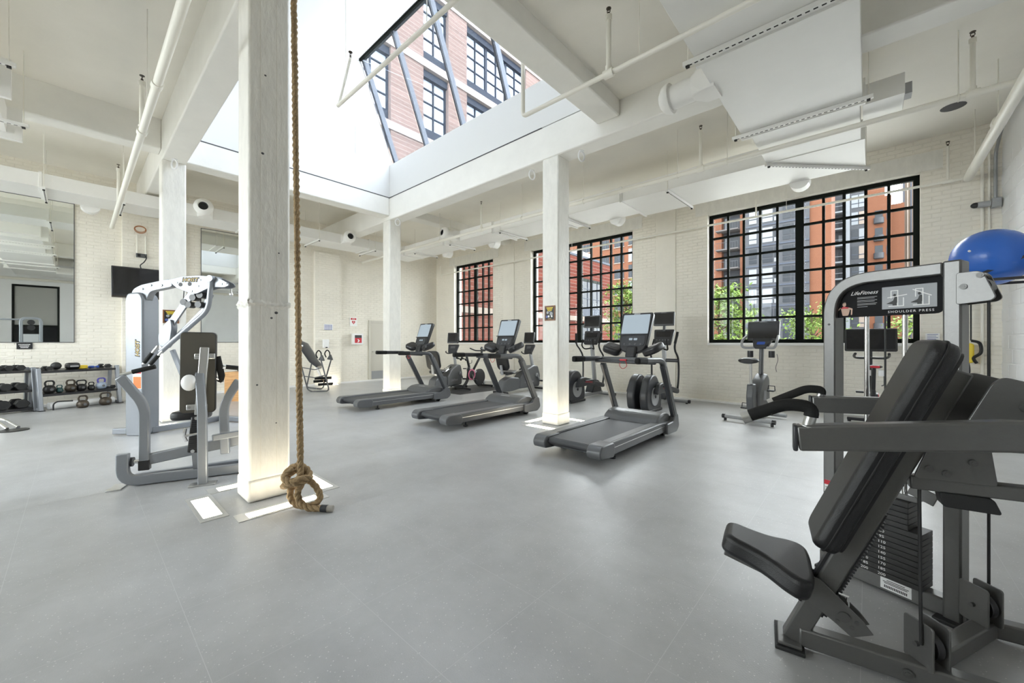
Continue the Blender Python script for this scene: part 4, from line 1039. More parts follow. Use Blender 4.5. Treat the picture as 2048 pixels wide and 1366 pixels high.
# weight tower
MB().bar([TW(0, .0), TW(0, 1.678)], .062, .10, up=nv).build('upright', M['steel'], sp_, bevel=.008)
tp = fillet([TW(.031, 1.645), TW(.485, 1.645), TW(.485, 0)], .19, 10)
MB().bar(tp, .10, .058, up=tv.cross(nv) if False else (-.5103, -.86, 0)).build('upright', M['steel'], sp_, bevel=.008) if False else None
rings = []
for i, p in enumerate(tp):
    dd = (tp[min(i+1, len(tp)-1)]-tp[max(i-1, 0)]).normalized(); q = dd.cross(nv).normalized()
    rings.append([p+nv*a*.05+q*b*.029 for a, b in ((-1, -1), (1, -1), (1, 1), (-1, 1))])
MB().loft(rings).build('upright', M['steel'], sp_, bevel=.006, ang=30)
tb = MB().bar([TW(-.05, .05), TW(.54, .05)], .075, .085).build('tower_base', M['steel'], sp_, bevel=.008)
for s in (0, .485): MB().bar([TW(s, .008, .09), TW(s, .008, -.09)], .11, .016).build('tower_foot', M['rubber'], sp_, bevel=.003)
lb = MB().box(-.06, .06, -.028, .028, 0, .0012, PT(.20, .052, .0385)).build('serial_label', M['paper'], tb)
for i, (w_, zz) in enumerate(((.07, .018), (.10, .010), (.09, .003))): MB().box(-w_/2, w_/2, zz-.0016, zz+.0016, .0012, .0018, PT(.20, .052, .0385)).build('label_line', M['ink'], lb)
for i in range(14): MB().box(-.045+i*.0065, -.045+i*.0065+.004, -.02, -.007, .0012, .0018, PT(.20, .052, .0385)).build('barcode_bar', M['ink'], lb)
wl = MB().box(-.022, .022, -.11, .11, 0, .0012, PT(.485, .40, .0505)).build('warning_label', M['paper'], sp_)
MB().box(-.022, .022, .085, .11, .0012, .002, PT(.485, .40, .0505)).build('label_header', M['red'], wl)
for i in range(9): MB().box(-.017, .017-.004*(i % 3), .07-i*.02-.0015, .07-i*.02+.0015, .0012, .002, PT(.485, .40, .0505)).build('label_line', M['gplastic'], wl)
# instruction panel
pp = [(-.232, -.095), (.222, -.095), (.222, .09), (-.04, .09), (-.12, .072), (-.18, .03), (-.222, -.04)]
PO = PT(.258, 1.532, .012)
pn = MB().prism(rpoly(pp, .03, 4), -.003, .003, PO).build('instruction_panel', M['panelblack'], sp_)
MB().prism(rrect(.205, .115, .002), .003, .0036, PO @ TR(.098, -.004, 0)).build('photo_print', M['print'], pn)
text('panel_title', 'SHOULDER PRESS', .0165, M['paper'], pn, PO @ TR(.105, -.077, .0034), ext=.0003, spacing=1.25, sx=1.1)
text('panel_logo', 'LifeFitness', .028, M['paper'], pn, PO @ TR(-.082, .034, .0034), ext=.0003, shear=.45, sx=1.0)
for i, (w_, off) in enumerate(((.085, 0), (.075, 0), (.085, 0), (.075, 0), (.085, 0), (.08, 0), (.045, 0))):
    zz = .010-i*.0065-(i//2)*.004; MB().box(-.11, -.11+w_, zz-.0011, zz+.0011, .003, .0036, PO).build('print_line', M['lplastic'], pn)
for ox, lift in ((.052, 0), (.145, 1)):      # two small machine pictures
    q = PO @ TR(ox, -.012, .0036)
    MB().box(-.03, .03, -.038, -.034, 0, .0004, q).box(.026, .030, -.034, .006, 0, .0004, q).box(-.022, -.018, .005, .045, 0, .0004, q).box(-.022, .008, .042, .046, 0, .0004, q).box(.004, .008, -.034, .045, 0, .0004, q).build('machine_print', M['paper'], pn)
    MB().box(-.035, .042, -.002, .002, .0004, .0008, q @ TR(0, .014 + .012*lift, 0) @ RZ(8 if not lift else -28)).build('arm_print', M['paper'], pn)
    MB().prism(rpoly([(-.04, -.022), (-.012, -.008), (-.006, .012), (.004, .012), (.004, -.02), (-.012, -.026)], .004), .0004, .0008, q).ell((-.006, .02, .0006), (.006, .007, .0004), 10, 6, q).build('sitter_print', M['ink'], pn)
    MB().box(-.014, .002, -.032, -.012, .0005, .0009, q).build('stack_print', M['ink'], pn)
q = PO @ TR(-.165, -.055, .0034)
MB().prism(rpoly([(-.012, -.03), (-.02, .012), (-.008, .022), (.016, .016), (.022, .0), (.014, -.03)], .005), 0, .0004, q).prism(rpoly([(-.02, .012), (-.034, -.004), (-.05, .004), (-.048, .010), (-.034, .004), (-.022, .018)], .002), 0, .0004, q).prism(rpoly([(.016, .016), (.034, .008), (.032, -.026), (.026, -.028), (.027, .002), (.016, .004)], .002), 0, .0004, q).build('torso_print', M['skin'], pn)
MB().ell((-.004, .032, .0003), (.0085, .011, .0005), 12, 6, q).build('head_print', M['skin'], pn)
MB().prism(rpoly([(-.02, .012), (-.008, .022), (.016, .016), (.014, .009), (-.016, .009)], .003), .0004, .0008, q).build('muscle_print', M['red'], pn)
MB().prism([(-.0085, .034), (-.006, .045), (.002, .046), (.006, .038), (.003, .040), (-.004, .040)], .0006, .0012, q).build('hair_print', M['bronze'], pn)
MB().cyl(TW(.485, 1.40, .05), TW(.485, 1.40, .0515), .006, 12).build('bolt_hole', M['ink'], sp_)
# weight stack
for s in (.332, .178): MB().cyl(TW(s, .09), TW(s, 1.62), .011, 16).build('guide_rod', M['chrome'], sp_)
nums = [10, 20, 30, 40, 50, 65, 80, 95, 110, 125, 140, 155, 170, 185, 200]
for i, nmb in enumerate(nums):
    z1 = .505-i*.0277; s0 = .145 if i < 5 else .095
    wp = MB().bar([TW(s0, z1-.0135), TW(.425, z1-.0135)], .125, .0262).build('weight_plate', M['iron'], sp_, bevel=.002)
    for s in (.318, .247):
        text('plate_number', str(nmb), .019, M['paper'], wp, PT(s, z1-.0135, .0628), ext=.0003, sx=1.15)
    MB().cyl(TW(.282, z1-.0135, .061), TW(.282, z1-.0135, .0632), .0065, 12).build('pin_hole', M['ink'], wp)
MB().cyl(TW(.282, .312, .06), TW(.282, .312, .095), .013, 14).build('selector_pin', M['plastic'], sp_)
MB().bar([TW(.12, .52), TW(.30, .52)], .07, .03).build('top_plate', M['steel'], sp_, bevel=.004)
MB().box(-.05, .05, -.03, .03, -.004, .004, PT(.10, .56, .04) @ RZ(-20)).build('lift_bracket', M['steel'], sp_, bevel=.003)
MB().cyl(TW(.255, .53), TW(.255, 1.62), .0045, 8).build('cable', M['ink'], sp_)
# pulley head at the top of the tower and the floor pulleys
hp = MB().prism(rpoly([(.016, -.07), (.016, .075), (.085, .075), (.10, .06), (.135, -.045), (.12, -.06)], .012), -.006, .006, PT(0, 1.54, .055)).build('head_plate', M['steel'], sp_, bevel=.002)
MB().prism(rpoly([(.016, -.07), (.016, .075), (.085, .075), (.10, .06), (.135, -.045), (.12, -.06)], .012), -.006, .006, PT(0, 1.54, -.03)).build('head_plate', M['steel'], sp_, bevel=.002)
for x, z in ((.04, .01), (.09, .055)):
    MB().cyl((x, z, .006), (x, z, .012), .0125, 18, T=PT(0, 1.54, .055)).cyl((x, z, .012), (x, z, .0135), .0065, 6, T=PT(0, 1.54, .055)).build('bolt', M['bolt'], hp)
MB().cyl((.07, .0, -.01), (.07, .0, -.075), .05, 22, T=PT(0, 1.54, .055)).build('head_pulley', M['plastic'], sp_)
pq = TW(-.105, 0, .02)
MB().cyl((pq.x, pq.y, .16), (pq.x, pq.y, 1.50), .0055, 8).build('cable', M['ink'], sp_)
for cxp, cyp in ((.425, .02), (.70, .46)):
    R_ = TR(cxp, cyp, 0) @ RZ(-55)
    for o_ in (-.032, .032):
        pb = MB().prism(rrect(.105, .165, .012), -.004, .004, R_ @ TR(0, o_, .165) @ RX(90)).build('pulley_bracket', M['steel'], sp_, bevel=.002)
        MB().cyl((.0, o_*1.13, .16), (.0, o_*1.5, .16), .009, 12, T=R_).build('bolt', M['bolt'], pb)
    MB().lathe([(.015, -.014), (.052, -.014), (.047, -.004), (.047, .004), (.052, .014), (.015, .014)], 24, R_ @ TR(0, 0, .16) @ RX(90)).build('pulley', M['plastic'], sp_)
MB().cyl((.40, -.02, .17), (.40, .0, .765), .0055, 8).build('cable', M['ink'], sp_)
# ================================================================ PRESS MACHINE (near, silver)
h1 = thing('chest_press', 'silver seated press machine with a tall black back pad beside the roped column', 'weight machine', (-4.895, .293, 0), 68.2)
sv = M['silver']
MB().bar(fillet([(-.03, .045, .305), (-.03, .045, .055), (.10, .045, .055), (1.02, .05, .055)], .13, 8), .075, .10, up=(0, 0, 1)).build('base_tube', sv, h1, bevel=.012) if False else None
def sweep(name, pts, wd, ht, lat, m, par, bevel=.008):
    lat = Vector(lat).normalized(); rg = []
    for i, p in enumerate(pts):
        dd = (Vector(pts[min(i+1, len(pts)-1)])-Vector(pts[max(i-1, 0)])).normalized(); q = dd.cross(lat).normalized()
        rg.append([Vector(p)+lat*a*wd/2+q*b*ht/2 for a, b in ((-1, -1), (1, -1), (1, 1), (-1, 1))])
    return MB().loft(rg).build(name, m, par, bevel=bevel, ang=30)
sweep('base_tube', fillet([(-.025, .045, .30), (-.025, .045, .05), (1.02, .05, .05)], .14, 8), .06, .085, (0, 1, 0), sv, h1)
MB().bar([(.02, .14, .045), (.95, .30, .045)], .06, .075).build('base_tube', sv, h1, bevel=.01)
MB().bar([(.93, .04, .05), (.93, .34, .05)], .06, .07).build('base_cross', sv, h1, bevel=.01)
for x, y in ((-.06, .04), (.9, .05)): MB().box(x-.05, x+.05, y-.09, y+.09, 0, .012).build('foot_plate', M['brushed'], h1, bevel=.003)
MB().cyl((-.025, .08, .215), (.11, .08, .205), .018, 14).build('pivot_shaft', M['chrome'], h1)
MB().cyl((.0, .08, .213), (.035, .08, .211), .042, 18).build('pivot_bearing', M['dplastic'], h1)
def swing(x, sgn):
    a = sweep('swing_arm', fillet([(x, .09, .15), (x, .09, .72), (x-sgn*.17, .09, .985)], .10, 6), .055, .072, (0, 1, 0), sv, h1)
    MB().box(x-.04, x+.04, .06, .12, .125, .215).build('end_cap', M['plastic'], a, bevel=.006)
    MB().cyl((x-sgn*.17, .09, 1.0), (x-sgn*.02, .09, 1.045), .014, 12).build('handle', M['brushed'], a)
    MB().cyl((x-sgn*.085, .09, 1.027), (x+sgn*.075, .09, 1.072), .021, 14).build('hand_grip', M['grip'], a)
    return a
swing(.11, 1)
a = sweep('swing_arm', fillet([(.735, .0, .22), (.72, .0, .70), (.84, .03, .92)], .12, 6), .055, .072, (0, 1, 0), sv, h1)
MB().cyl((.74, -.02, 1.06), (.86, .02, 1.04), .021, 14).build('hand_grip', M['grip'], h1)
MB().cyl((.72, -.026, 1.063), (.74, -.02, 1.06), .021, 14).cyl((.86, .02, 1.04), (.90, .03, .93), .016, 12).build('handle', M['brushed'], h1)
MB().bar([(.12, .10, .215), (.96, .10, .34)], .05, .10).build('swing_link', sv, h1, bevel=.01)
MB().bar([(.66, -.15, .41), (1.0, -.05, .43)], .05, .055).build('brace', sv, h1, bevel=.008)
sweep('rear_post', fillet([(.60, -.19, .0), (.595, -.19, .70), (.55, -.06, .98), (.55, -.04, 1.0)], .12, 6), .07, .055, (1, 0, 0), sv, h1)
MB().box(.50, .70, -.24, -.14, 0, .014).build('foot_plate', M['brushed'], h1, bevel=.003)
MB().bar([(.545, -.055, .62), (.585, -.045, 1.25)], .07, .04, up=(0, 1, 0)).build('pad_post', M['brushed'], h1, bevel=.006)
T = TR(.525, .0, 1.01) @ RX(92) @ RZ(-1)
pd = MB().prism(rrect(.275, .765, .035, 5), -.045, .018, T).build('back_pad', M['vinyl'], h1, bevel=.014, seg=3)
MB().prism(rrect(.262, .75, .03, 5), .018, .021, T).build('pad_board', M['padback'], pd)
for z, x in ((1.165, .58), (.69, .52)):
    br = MB().box(x-.08, x+.08, -.036, -.022, z-.026, z+.026).build('pad_bracket', M['brushed'], h1, bevel=.01)
    for s in (-1, 1): MB().cyl((x+s*.055, -.036, z), (x+s*.055, -.041, z), .012, 12).build('bolt', M['chrome'], br)
MB().ell((.475, -.085, .925), (.062, .05, .075), 16, 10).build('roller_end', M['white'], h1)
MB().prism(rrect(.30, .28, .08), 0, .085, TR(.43, .20, .545) @ RX(-4)).build('seat_pad', M['vinyl'], h1, bevel=.03, seg=3)
rt = MB().bar([(.525, -.04, .60), (.485, -.0, .26)], .088, .035, up=(0, 1, 0)).build('ratchet_plate', M['plastic'], h1, bevel=.012)
for i in range(14):
    f_ = .12+i*.058; c = Vector((.525, -.04, .60)).lerp(Vector((.485, 0, .26)), f_)
    MB().bx((c.x, c.y-.019, c.z), (.07, .006, .007)).build('ratchet_tooth', M['dplastic'], rt)
for f_ in (.03, .95):
    c = Vector((.525, -.04, .60)).lerp(Vector((.485, 0, .26)), f_); MB().cyl((c.x, c.y-.017, c.z), (c.x, c.y-.024, c.z), .016, 14).build('bolt', M['chrome'], rt)
MB().bar([(.50, .02, .28), (.50, .08, .06)], .055, .04, up=(0, 1, 0)).build('seat_stem', sv, h1)
MB().cyl((.44, -.055, .43), (.56, -.055, .45), .012, 12).tube([(.44, -.055, .50), (.43, -.06, .43), (.45, -.06, .38)], .014, 8).build('seat_lever', M['chrome'], h1)
MB().tube([(.665, .03, 1.16), (.70, .03, .97), (.685, .05, .92)], .028, 12).build('side_grip', M['grip'], h1)
MB().cyl((.66, .03, .955), (.70, .05, .915), .02, 12).build('grip_collar', M['chrome'], h1)
# ================================================================ PULLDOWN MACHINE (tall, silver)
h2 = thing('pulldown_machine', 'tall silver pulldown machine with curved arm and orange warning label', 'weight machine', (-7.60, .62, 0), 42.05)
K = .00707
def Q(px, py, y=0): return Vector(((px-282)*K, y, 1.3-(py-684)*K))
TQ = Matrix(((1, 0, 0, 0), (0, 0, -1, 0), (0, 1, 0, 0), (0, 0, 0, 1)))
def plate(name, pxs, y0, y1, m, par, r=.03, bevel=.004):
    poly = [(Q(*p).x, Q(*p).z) for p in pxs]
    return MB().prism(rpoly(poly, r, 4), -y1, -y0, TQ).build(name, m, par, bevel=bevel)
tw = plate('tower', [(264, 869), (264, 600), (268, 588), (292, 586), (299, 598), (300, 869)], -.10, .16, sv, h2, .05, .02)
MB().box(Q(264, 0).x-.012, Q(264, 0).x+.06, -.07, .13, .3, 1.86).build('side_cover', M['lplastic'], tw, bevel=.01)
lbl = MB().box(Q(280, 0).x, Q(297, 0).x, -.104, -.10, Q(0, 776).z, Q(0, 740).z).build('warning_label', M['paper'], tw)
MB().box(Q(281, 0).x, Q(296, 0).x, -.106, -.104, Q(0, 775).z, Q(0, 752).z).build('label_block', M['orange'], lbl)
MB().box(Q(281, 0).x, Q(296, 0).x, -.106, -.104, Q(0, 746).z, Q(0, 742).z).build('label_header', M['red'], lbl)
text('tower_text', 'HOIST', .080, M['ink'], tw, TR(Q(289, 0).x, -.1005, Q(0, 697).z) @ RX(90) @ RZ(90), ext=.0008, shear=.2, offset=.007)
text('tower_text', 'HOIST', .074, M['gold'], tw, TR(Q(289, 0).x, -.1022, Q(0, 697).z) @ RX(90) @ RZ(90), ext=.0005, shear=.2)
MB().bar([Q(228, 873)+Vector((0, -.12, .012)), Q(305, 873)+Vector((0, -.05, .012))], .06, .02).build('foot_bar', M['plastic'], h2, bevel=.004)
MB().bar([(-.33, -.05, .055), (-.10, .0, .055)], .07, .08).build('base_stub', sv, h2, bevel=.008)
MB().bar(fillet([(.10, .05, .05), (.30, .45, .05), (.42, 1.0, .05)], .2), .07, .08).build('base_tube', sv, h2, bevel=.008)
MB().bar([(.40, .95, .05), (1.20, .75, .05)], .07, .08).build('base_tube', sv, h2, bevel=.008)
plate('top_arm', [(268, 597), (272, 580), (288, 571), (345, 559), (352, 574), (306, 584), (299, 602), (296, 598)], -.05, .05, sv, h2, .05)
ln = plate('pivot_plate', [(344, 562), (372, 555), (405, 553), (440, 556), (462, 567), (465, 573), (455, 577), (436, 576), (425, 578), (400, 590), (388, 588), (362, 578)], -.075, -.055, sv, h2, .04)
plate('pivot_plate', [(344, 562), (372, 555), (405, 553), (440, 556), (462, 567), (465, 573), (455, 577), (436, 576), (425, 578), (400, 590), (388, 588), (362, 578)], .055, .075, sv, h2, .04)
text('plate_text', 'HOIST', .078, M['ink'], ln, TR(Q(389, 0).x, -.0765, Q(0, 562).z) @ RX(90), ext=.001, shear=.2, offset=.007)
text('plate_text', 'HOIST', .072, M['gold'], ln, TR(Q(389, 0).x, -.078, Q(0, 562).z) @ RX(90), ext=.001, shear=.2)
for p in ((362, 567), (391, 584), (408, 562), (404, 574), (435, 566), (450, 570), (459, 569)):
    q = Q(*p); MB().cyl((q.x, -.075, q.z), (q.x, -.084, q.z), .014, 12).build('bolt', M['chrome'], ln)
for p in ((370, 571), (388, 570)):
    q = Q(*p); MB().cyl((q.x, -.0755, q.z), (q.x, -.0765, q.z), .028, 18).build('cut_out', M['ink'], ln)
for p in ((291, 579), (308, 572), (329, 572)):
    q = Q(*p); MB().cyl((q.x, -.05, q.z), (q.x, -.062, q.z), .016, 12).build('bolt', M['chrome'], h2)
MB().bar([Q(388, 585, -.02), Q(345, 648, -.02)], .03, .10, up=(.7, 0, .5)).build('hanger_arm', sv, h2, bevel=.006)
plate('arm_cowl', [(349, 637), (336, 650), (325, 668), (326, 690), (336, 698), (348, 682), (352, 655)], -.07, .03, sv, h2, .05)
MB().bar([Q(418, 588, .03), Q(404, 622, .03), Q(352, 674, .03)], .03, .08, up=(.7, 0, .5)).build('hanger_arm', sv, h2, bevel=.006)
MB().tube(fillet([Q(432, 562, -.09), Q(426, 622, -.09), Q(350, 688, -.09), Q(333, 703, -.09)], .12, 6), .033, 14).build('lever_tube', sv, h2)
MB().cyl(Q(432, 560, -.13), Q(432, 560, .10), .045, 18).build('pivot_boss', sv, h2)
for p in ((372, 605), (390, 596), (404, 591), (401, 610), (381, 610)):
    q = Q(*p); MB().cyl((q.x, -.05, q.z), (q.x, .05, q.z), .045, 18).build('pulley', M['plastic'], h2)
MB().tube([Q(368, 582), Q(366, 606), Q(398, 615), Q(402, 596)], .006, 6).build('cable', M['ink'], h2)
MB().bar([Q(340, 700, .04), Q(362, 760, .06), Q(378, 850, .10)], .04, .06, up=(1, 0, 0)).build('lower_post', sv, h2, bevel=.006)
for a0, a1 in (((328, 692), (305, 727)), ((340, 698), (317, 730))):
    p0, p1 = Q(*a0, -.10), Q(*a1, -.14)
    MB().tube([p0, p1], .016, 10).build('handle', M['brushed'], h2)
    MB().tube([p0.lerp(p1, .38), p0.lerp(p1, .93)], .024, 12).build('hand_grip', M['grip'], h2)
MB().tube([Q(462, 578), Q(462, 586)], .012, 8).ell(tuple(Q(462, 589)), (.025, .025, .03), 10, 8).build('snap_hook', M['chrome'], h2)
# ================================================================ SMALLER THINGS
# ---------------- floor uplights around the columns
def uplight(x0, x1, y0, y1, lb):
    t = thing('floor_uplight', lb, 'light', ((x0+x1)/2, (y0+y1)/2, 0), 0, 'recessed floor uplights around the columns')
    W, H = (x1-x0)/2, (y1-y0)/2; e = .028 if min(W, H) > .06 else .02
    ex_ = .07 if W > H else e; ey_ = .07 if H > W else e
    MB().box(-W, W, -H, -H+ey_, 0, .004).box(-W, W, H-ey_, H, 0, .004).box(-W, -W+ex_, -H+ey_, H-ey_, 0, .004).box(W-ex_, W, -H+ey_, H-ey_, 0, .004).build('frame', M['ulframe'], t, ang=0)
    MB().box(-W+ex_, W-ex_, -H+ey_, H-ey_, 0, .003).build('lens', M['lens'], t, ang=0)
for cx_, cy_, nm in ((-3.845, 1.087, 'roped column'), (-3.705, 5.16, 'framed poster column'), (-8.585, 5.16, 'column next to the beige door'), (-8.585, 1.087, 'column beside the television')):
    uplight(cx_-.32, cx_+.30, cy_-.485, cy_-.315, 'lit floor uplight on the free weights side of the ' + nm)
    uplight(cx_+.335, cx_+.495, cy_-.30, cy_+.34, 'lit floor uplight on the block wall side of the ' + nm)
    uplight(cx_-.28, cx_+.34, cy_+.335, cy_+.495, 'lit floor uplight on the window side of the ' + nm)
    uplight(cx_-.47, cx_-.31, cy_-.32, cy_+.30, 'lit floor uplight on the mirror wall side of the ' + nm)
t = thing('floor_uplight', 'lit floor uplight at the foot of the brick pilaster behind the inversion table', 'light', (XB+.24, 5.15, 0))
MB().box(-.07, .07, -.30, .30, 0, .003).build('frame', M['ulframe'], t); MB().box(-.05, .05, -.24, .24, .003, .005).build('lens', M['lens'], t)
# ---------------- climbing rope with a knot
rp = thing('climbing_rope', 'thick manila climbing rope hanging beside the near column with a knot at the floor', 'rope', (-3.26, 1.17, 0), 42.05)
def strands(path, R_, rs, twist, name, parent, m, n=3):
    P = [Vector(p) for p in path]; tot = 0; u = None
    fr_ = []
    for i in range(len(P)):
        d = (P[min(i+1, len(P)-1)]-P[max(i-1, 0)]).normalized()
        if u is None: u = d.orthogonal().normalized()
        u = (u-d*u.dot(d)).normalized(); v = d.cross(u)
        if i: tot += (P[i]-P[i-1]).length
        fr_.append((P[i], u.copy(), v.copy(), tot))
    for k in range(n):
        pts = []
        for p, a, b, s in fr_:
            ph = 2*PI*(s/twist + k/n); pts.append(p + (a*math.cos(ph)+b*math.sin(ph))*R_)
        MB().tube(pts, rs, 8).build(name, m, parent, ang=60)
def dens(path, step=.012):
    P = smooth_path(path, 24); out = [P[0]]
    for p in P[1:]:
        if (p-out[-1]).length >= step: out.append(p)
    return out
line = dens([(-.058, 0, 4.28), (-.045, 0, 3.4), (-.03, 0, 2.2), (-.012, 0, 1.0), (-.002, 0, .36), (.0, 0, .28)], .018)
strands(line, .0115, .0148, .15, 'rope_strand', rp, M['rope'])
kn = [(.0, .0, .30), (-.005, -.02, .25), (-.05, -.05, .235), (-.115, -.02, .25), (-.12, .04, .29), (-.06, .06, .325), (.02, .05, .30), (.07, .0, .25), (.03, -.055, .26), (-.05, -.075, .22), (-.115, -.03, .195), (-.09, .03, .18), (-.02, .02, .20)]
strands(dens(kn), .0115, .0148, .14, 'knot_strand', rp, M['rope'])
kn2 = [(-.07, -.03, .20), (-.115, .0, .23), (-.10, .05, .27), (-.04, .06, .29), (.03, .04, .265), (.045, -.02, .235), (.0, -.07, .225), (-.06, -.075, .245), (-.10, -.04, .275), (-.06, .02, .31)]
strands(dens(kn2), .0115, .0148, .14, 'knot_strand', rp, M['rope'])
lp = [(-.02, .02, .22), (-.07, .0, .17), (-.08, .0, .10), (-.04, 0, .045), (.04, -.01, .032), (.12, -.01, .05), (.145, .01, .10), (.11, .02, .17), (.05, .02, .225), (.0, .03, .23)]
strands(dens(lp), .0115, .0148, .14, 'loop_strand', rp, M['rope'])
tl = [(.03, -.03, .22), (.0, -.045, .15), (.02, -.045, .08), (.08, -.045, .035), (.15, -.04, .028), (.185, -.04, .028)]
strands(dens(tl), .0115, .0148, .14, 'tail_strand', rp, M['rope'])
MB().cyl((.178, -.04, .029), (.225, -.04, .027), .027, 16).build('tape_wrap', M['tape'], rp)
MB().cyl((.222, -.04, .027), (.268, -.038, .025), .024, 14).build('frayed_end', mat('frayed_fibre', (.45, .42, .37), .9, bump=1.0, bs=300), rp)
hook = dens([(-.08, .02, 4.22), (-.03, -.03, 4.16), (.01, .0, 4.20), (-.03, .04, 4.24)], .012)
strands(hook, .010, .013, .12, 'top_loop', rp, M['rope'])
# ---------------- inversion table
t = thing('inversion_table', 'black and silver inversion table standing by the brick pilaster', 'inversion table', (-10.75, 4.15, 0), 42.05)
q = .01313
def iv(px, py, y=0): return Vector(((px-632)*q, y, 1.3-(py-684)*q))
for y in (0, .45):
    MB().tube(fillet([iv(607, 722, y), iv(622, 778, y), iv(630, 783.0, y), iv(662, 781.0, y), iv(664, 776, y), iv(648, 718, y)], .08, 5), .018, 10).build('side_frame', M['gplastic'], t) if y == 0 else None
MB().tube(fillet([iv(612, 722, .5), iv(600, 779, .5), iv(632, 782.3, .55), iv(652, 718, .5)], .08, 5), .018, 10).build('side_frame', M['gplastic'], t)
MB().cyl(iv(630, 783.0, 0), iv(620, 782.6, .52), .016, 8).cyl(iv(664, 779, 0), iv(645, 779, .52), .016, 8).build('floor_tube', M['brushed'], t)
for z0, z1 in (((616, 752), (657, 750)), ((612, 735), (650, 735))): MB().tube([iv(*z0), iv(636, 755 if z0[1] > 740 else 739), iv(*z1)], .012, 8).build('spreader', M['gplastic'], t)
rings = []
for px, py, wd in ((596, 684, .17), (604, 688, .22), (614, 704, .23), (626, 723, .20), (638, 734, .15)):
    c = iv(px, py, .22); rings.append([(c.x + .035*math.sin(a*PI/8)*.9, c.y + wd*math.cos(a*PI/8)*1.2, c.z + .03*math.sin(a*PI/8)) for a in range(16)])
bk = MB().loft(rings).build('back_board', M['dplastic'], t, ang=50)
MB().box(iv(602, 0).x, iv(613, 0).x, .0, .004, iv(0, 693).z, iv(0, 690).z).build('brand_patch', M['paper'], bk)
MB().bar([iv(630, 728, .2), iv(644, 762, .2)], .05, .04, up=(0, 1, 0)).build('main_shaft', M['brushed'], t)
for y in (.02, .50):
    MB().prism(rpoly([(iv(643, 0).x, iv(0, 720).z), (iv(650, 0).x, iv(0, 709).z), (iv(655, 0).x, iv(0, 722).z)], .03), -.03, .03, TR(0, y, 0) @ TQ).build('pivot_cap', M['plastic'], t)
    MB().tube(smooth_path([iv(641, 716, y), iv(638, 708, y), iv(643, 701, y), iv(648, 706, y), iv(648, 714, y)], 5), .016, 8).build('hand_loop', M['grip'], t)
for x, z, l in ((647, 757, .34), (642, 763, .26), (652, 769, .28)):
    c = iv(x, z, .15); MB().cyl((c.x-l/2, c.y-.1, c.z), (c.x+l/2, c.y+.12, c.z), .035, 14).build('ankle_roller', M['grip'], t)
MB().bar([iv(644, 752, .2), iv(649, 772, .2)], .03, .05, up=(0, 1, 0)).build('ankle_post', M['chrome'], t)
# ---------------- wall things on the mirrored wall
def onB(name, lb, cat, y0, y1, z0, z1, x, m, d=.012, bevel=.002):
    t = thing(name, lb, cat, (x, (y0+y1)/2, z0)); W = (y1-y0)/2
    MB().box(0, d, -W, W, 0, z1-z0).build('panel', m, t, bevel=bevel); return t
for y0, y1, z1, lb in ((-5.0, -.02, 4.17, 'large frameless wall mirror above the dumbbell rack'), (2.1, 3.95, 4.12, 'tall wall mirror behind the plywood box')):
    t = thing('mirror', lb, 'mirror', (XB+.008, (y0+y1)/2, 1.3)); W = (y1-y0)/2
    MB().box(0, .008, -W, W, 0, z1-1.3).build('glass', M['mirror'], t, ang=0)
    MB().box(0, .014, -W-.012, -W, -.012, z1-1.288).box(0, .014, W, W+.012, -.012, z1-1.288).box(0, .014, -W, W, -.012, 0).box(0, .014, -W, W, z1-1.3, z1-1.288).build('edge_trim', M['gplastic'], t, ang=0)
t = onB('notice_sign', 'small black notice with white lettering below the large mirror', 'sign', -.765, -.565, 1.16, 1.285, XB+.008, M['plastic'])
for i, w_ in enumerate((.15, .12, .10)):
    n_ = 8-i; 
    for k in range(n_): MB().box(.012, .0135, -w_/2+k*w_/n_, -w_/2+(k+.72)*w_/n_, .09-i*.03-.007, .09-i*.03+.007).build('letter_mark', M['paper'], t)
TBv = Matrix(((0, 0, 1, 0), (1, 0, 0, 0), (0, 1, 0, 0), (0, 0, 0, 1)))      # text on the mirrored wall: reads along +y, faces +x
t = onB('pilaster_sign', 'white sign with dark blue lettering on the brick pilaster', 'sign', 5.02, 5.29, 1.665, 1.845, XB+.13, M['paper'])
for i in range(4):
    for k in range(5): MB().box(.012, .0135, -.118+k*.047, -.118+k*.047+.036, .145-i*.042-.013, .145-i*.042+.012).build('letter_mark', M['blue'], t)
t = onB('soap_dispenser', 'white sanitiser dispenser on the brick pilaster', 'dispenser', 4.97, 5.14, 1.12, 1.38, XB+.13, M['white'], .11, .02)
MB().box(.04, .112, -.03, .03, -.002, .03).build('nozzle', M['plastic'], t)
t = onB('aed_sign', 'white wall sign with a red heart and red band above the red cabinet', 'sign', 5.88, 6.12, 1.81, 2.09, XB+.008, M['paper'])
MB().box(.012, .014, -.09, .09, .20, .26).build('red_band', M['red'], t); text('sign_text', 'AED', .055, M['paper'], t, TR(.0145, 0, .23) @ TBv, ext=.0003)
MB().prism([(0, -.06), (.055, .01), (.05, .04), (.025, .05), (0, .03), (-.025, .05), (-.05, .04), (-.055, .01)], .012, .014, TR(0, 0, .12) @ TBv).build('heart', M['red'], t)
MB().prism([(.01, .03), (-.015, -.005), (0, -.005), (-.008, -.035), (.018, .005), (.003, .005)], .014, .0146, TR(0, 0, .12) @ TBv).build('bolt_mark', M['paper'], t)
t = onB('aed_cabinet', 'white framed wall cabinet holding a red case beside the beige door', 'cabinet', 5.93, 6.26, 1.22, 1.57, XB+.008, M['white'], .14, .006)
MB().box(.14, .143, -.115, .115, .05, .30).build('window_pane', M['red'], t); MB().box(.143, .144, -.115, .115, .21, .30).build('case_handle', M['plastic'], t)
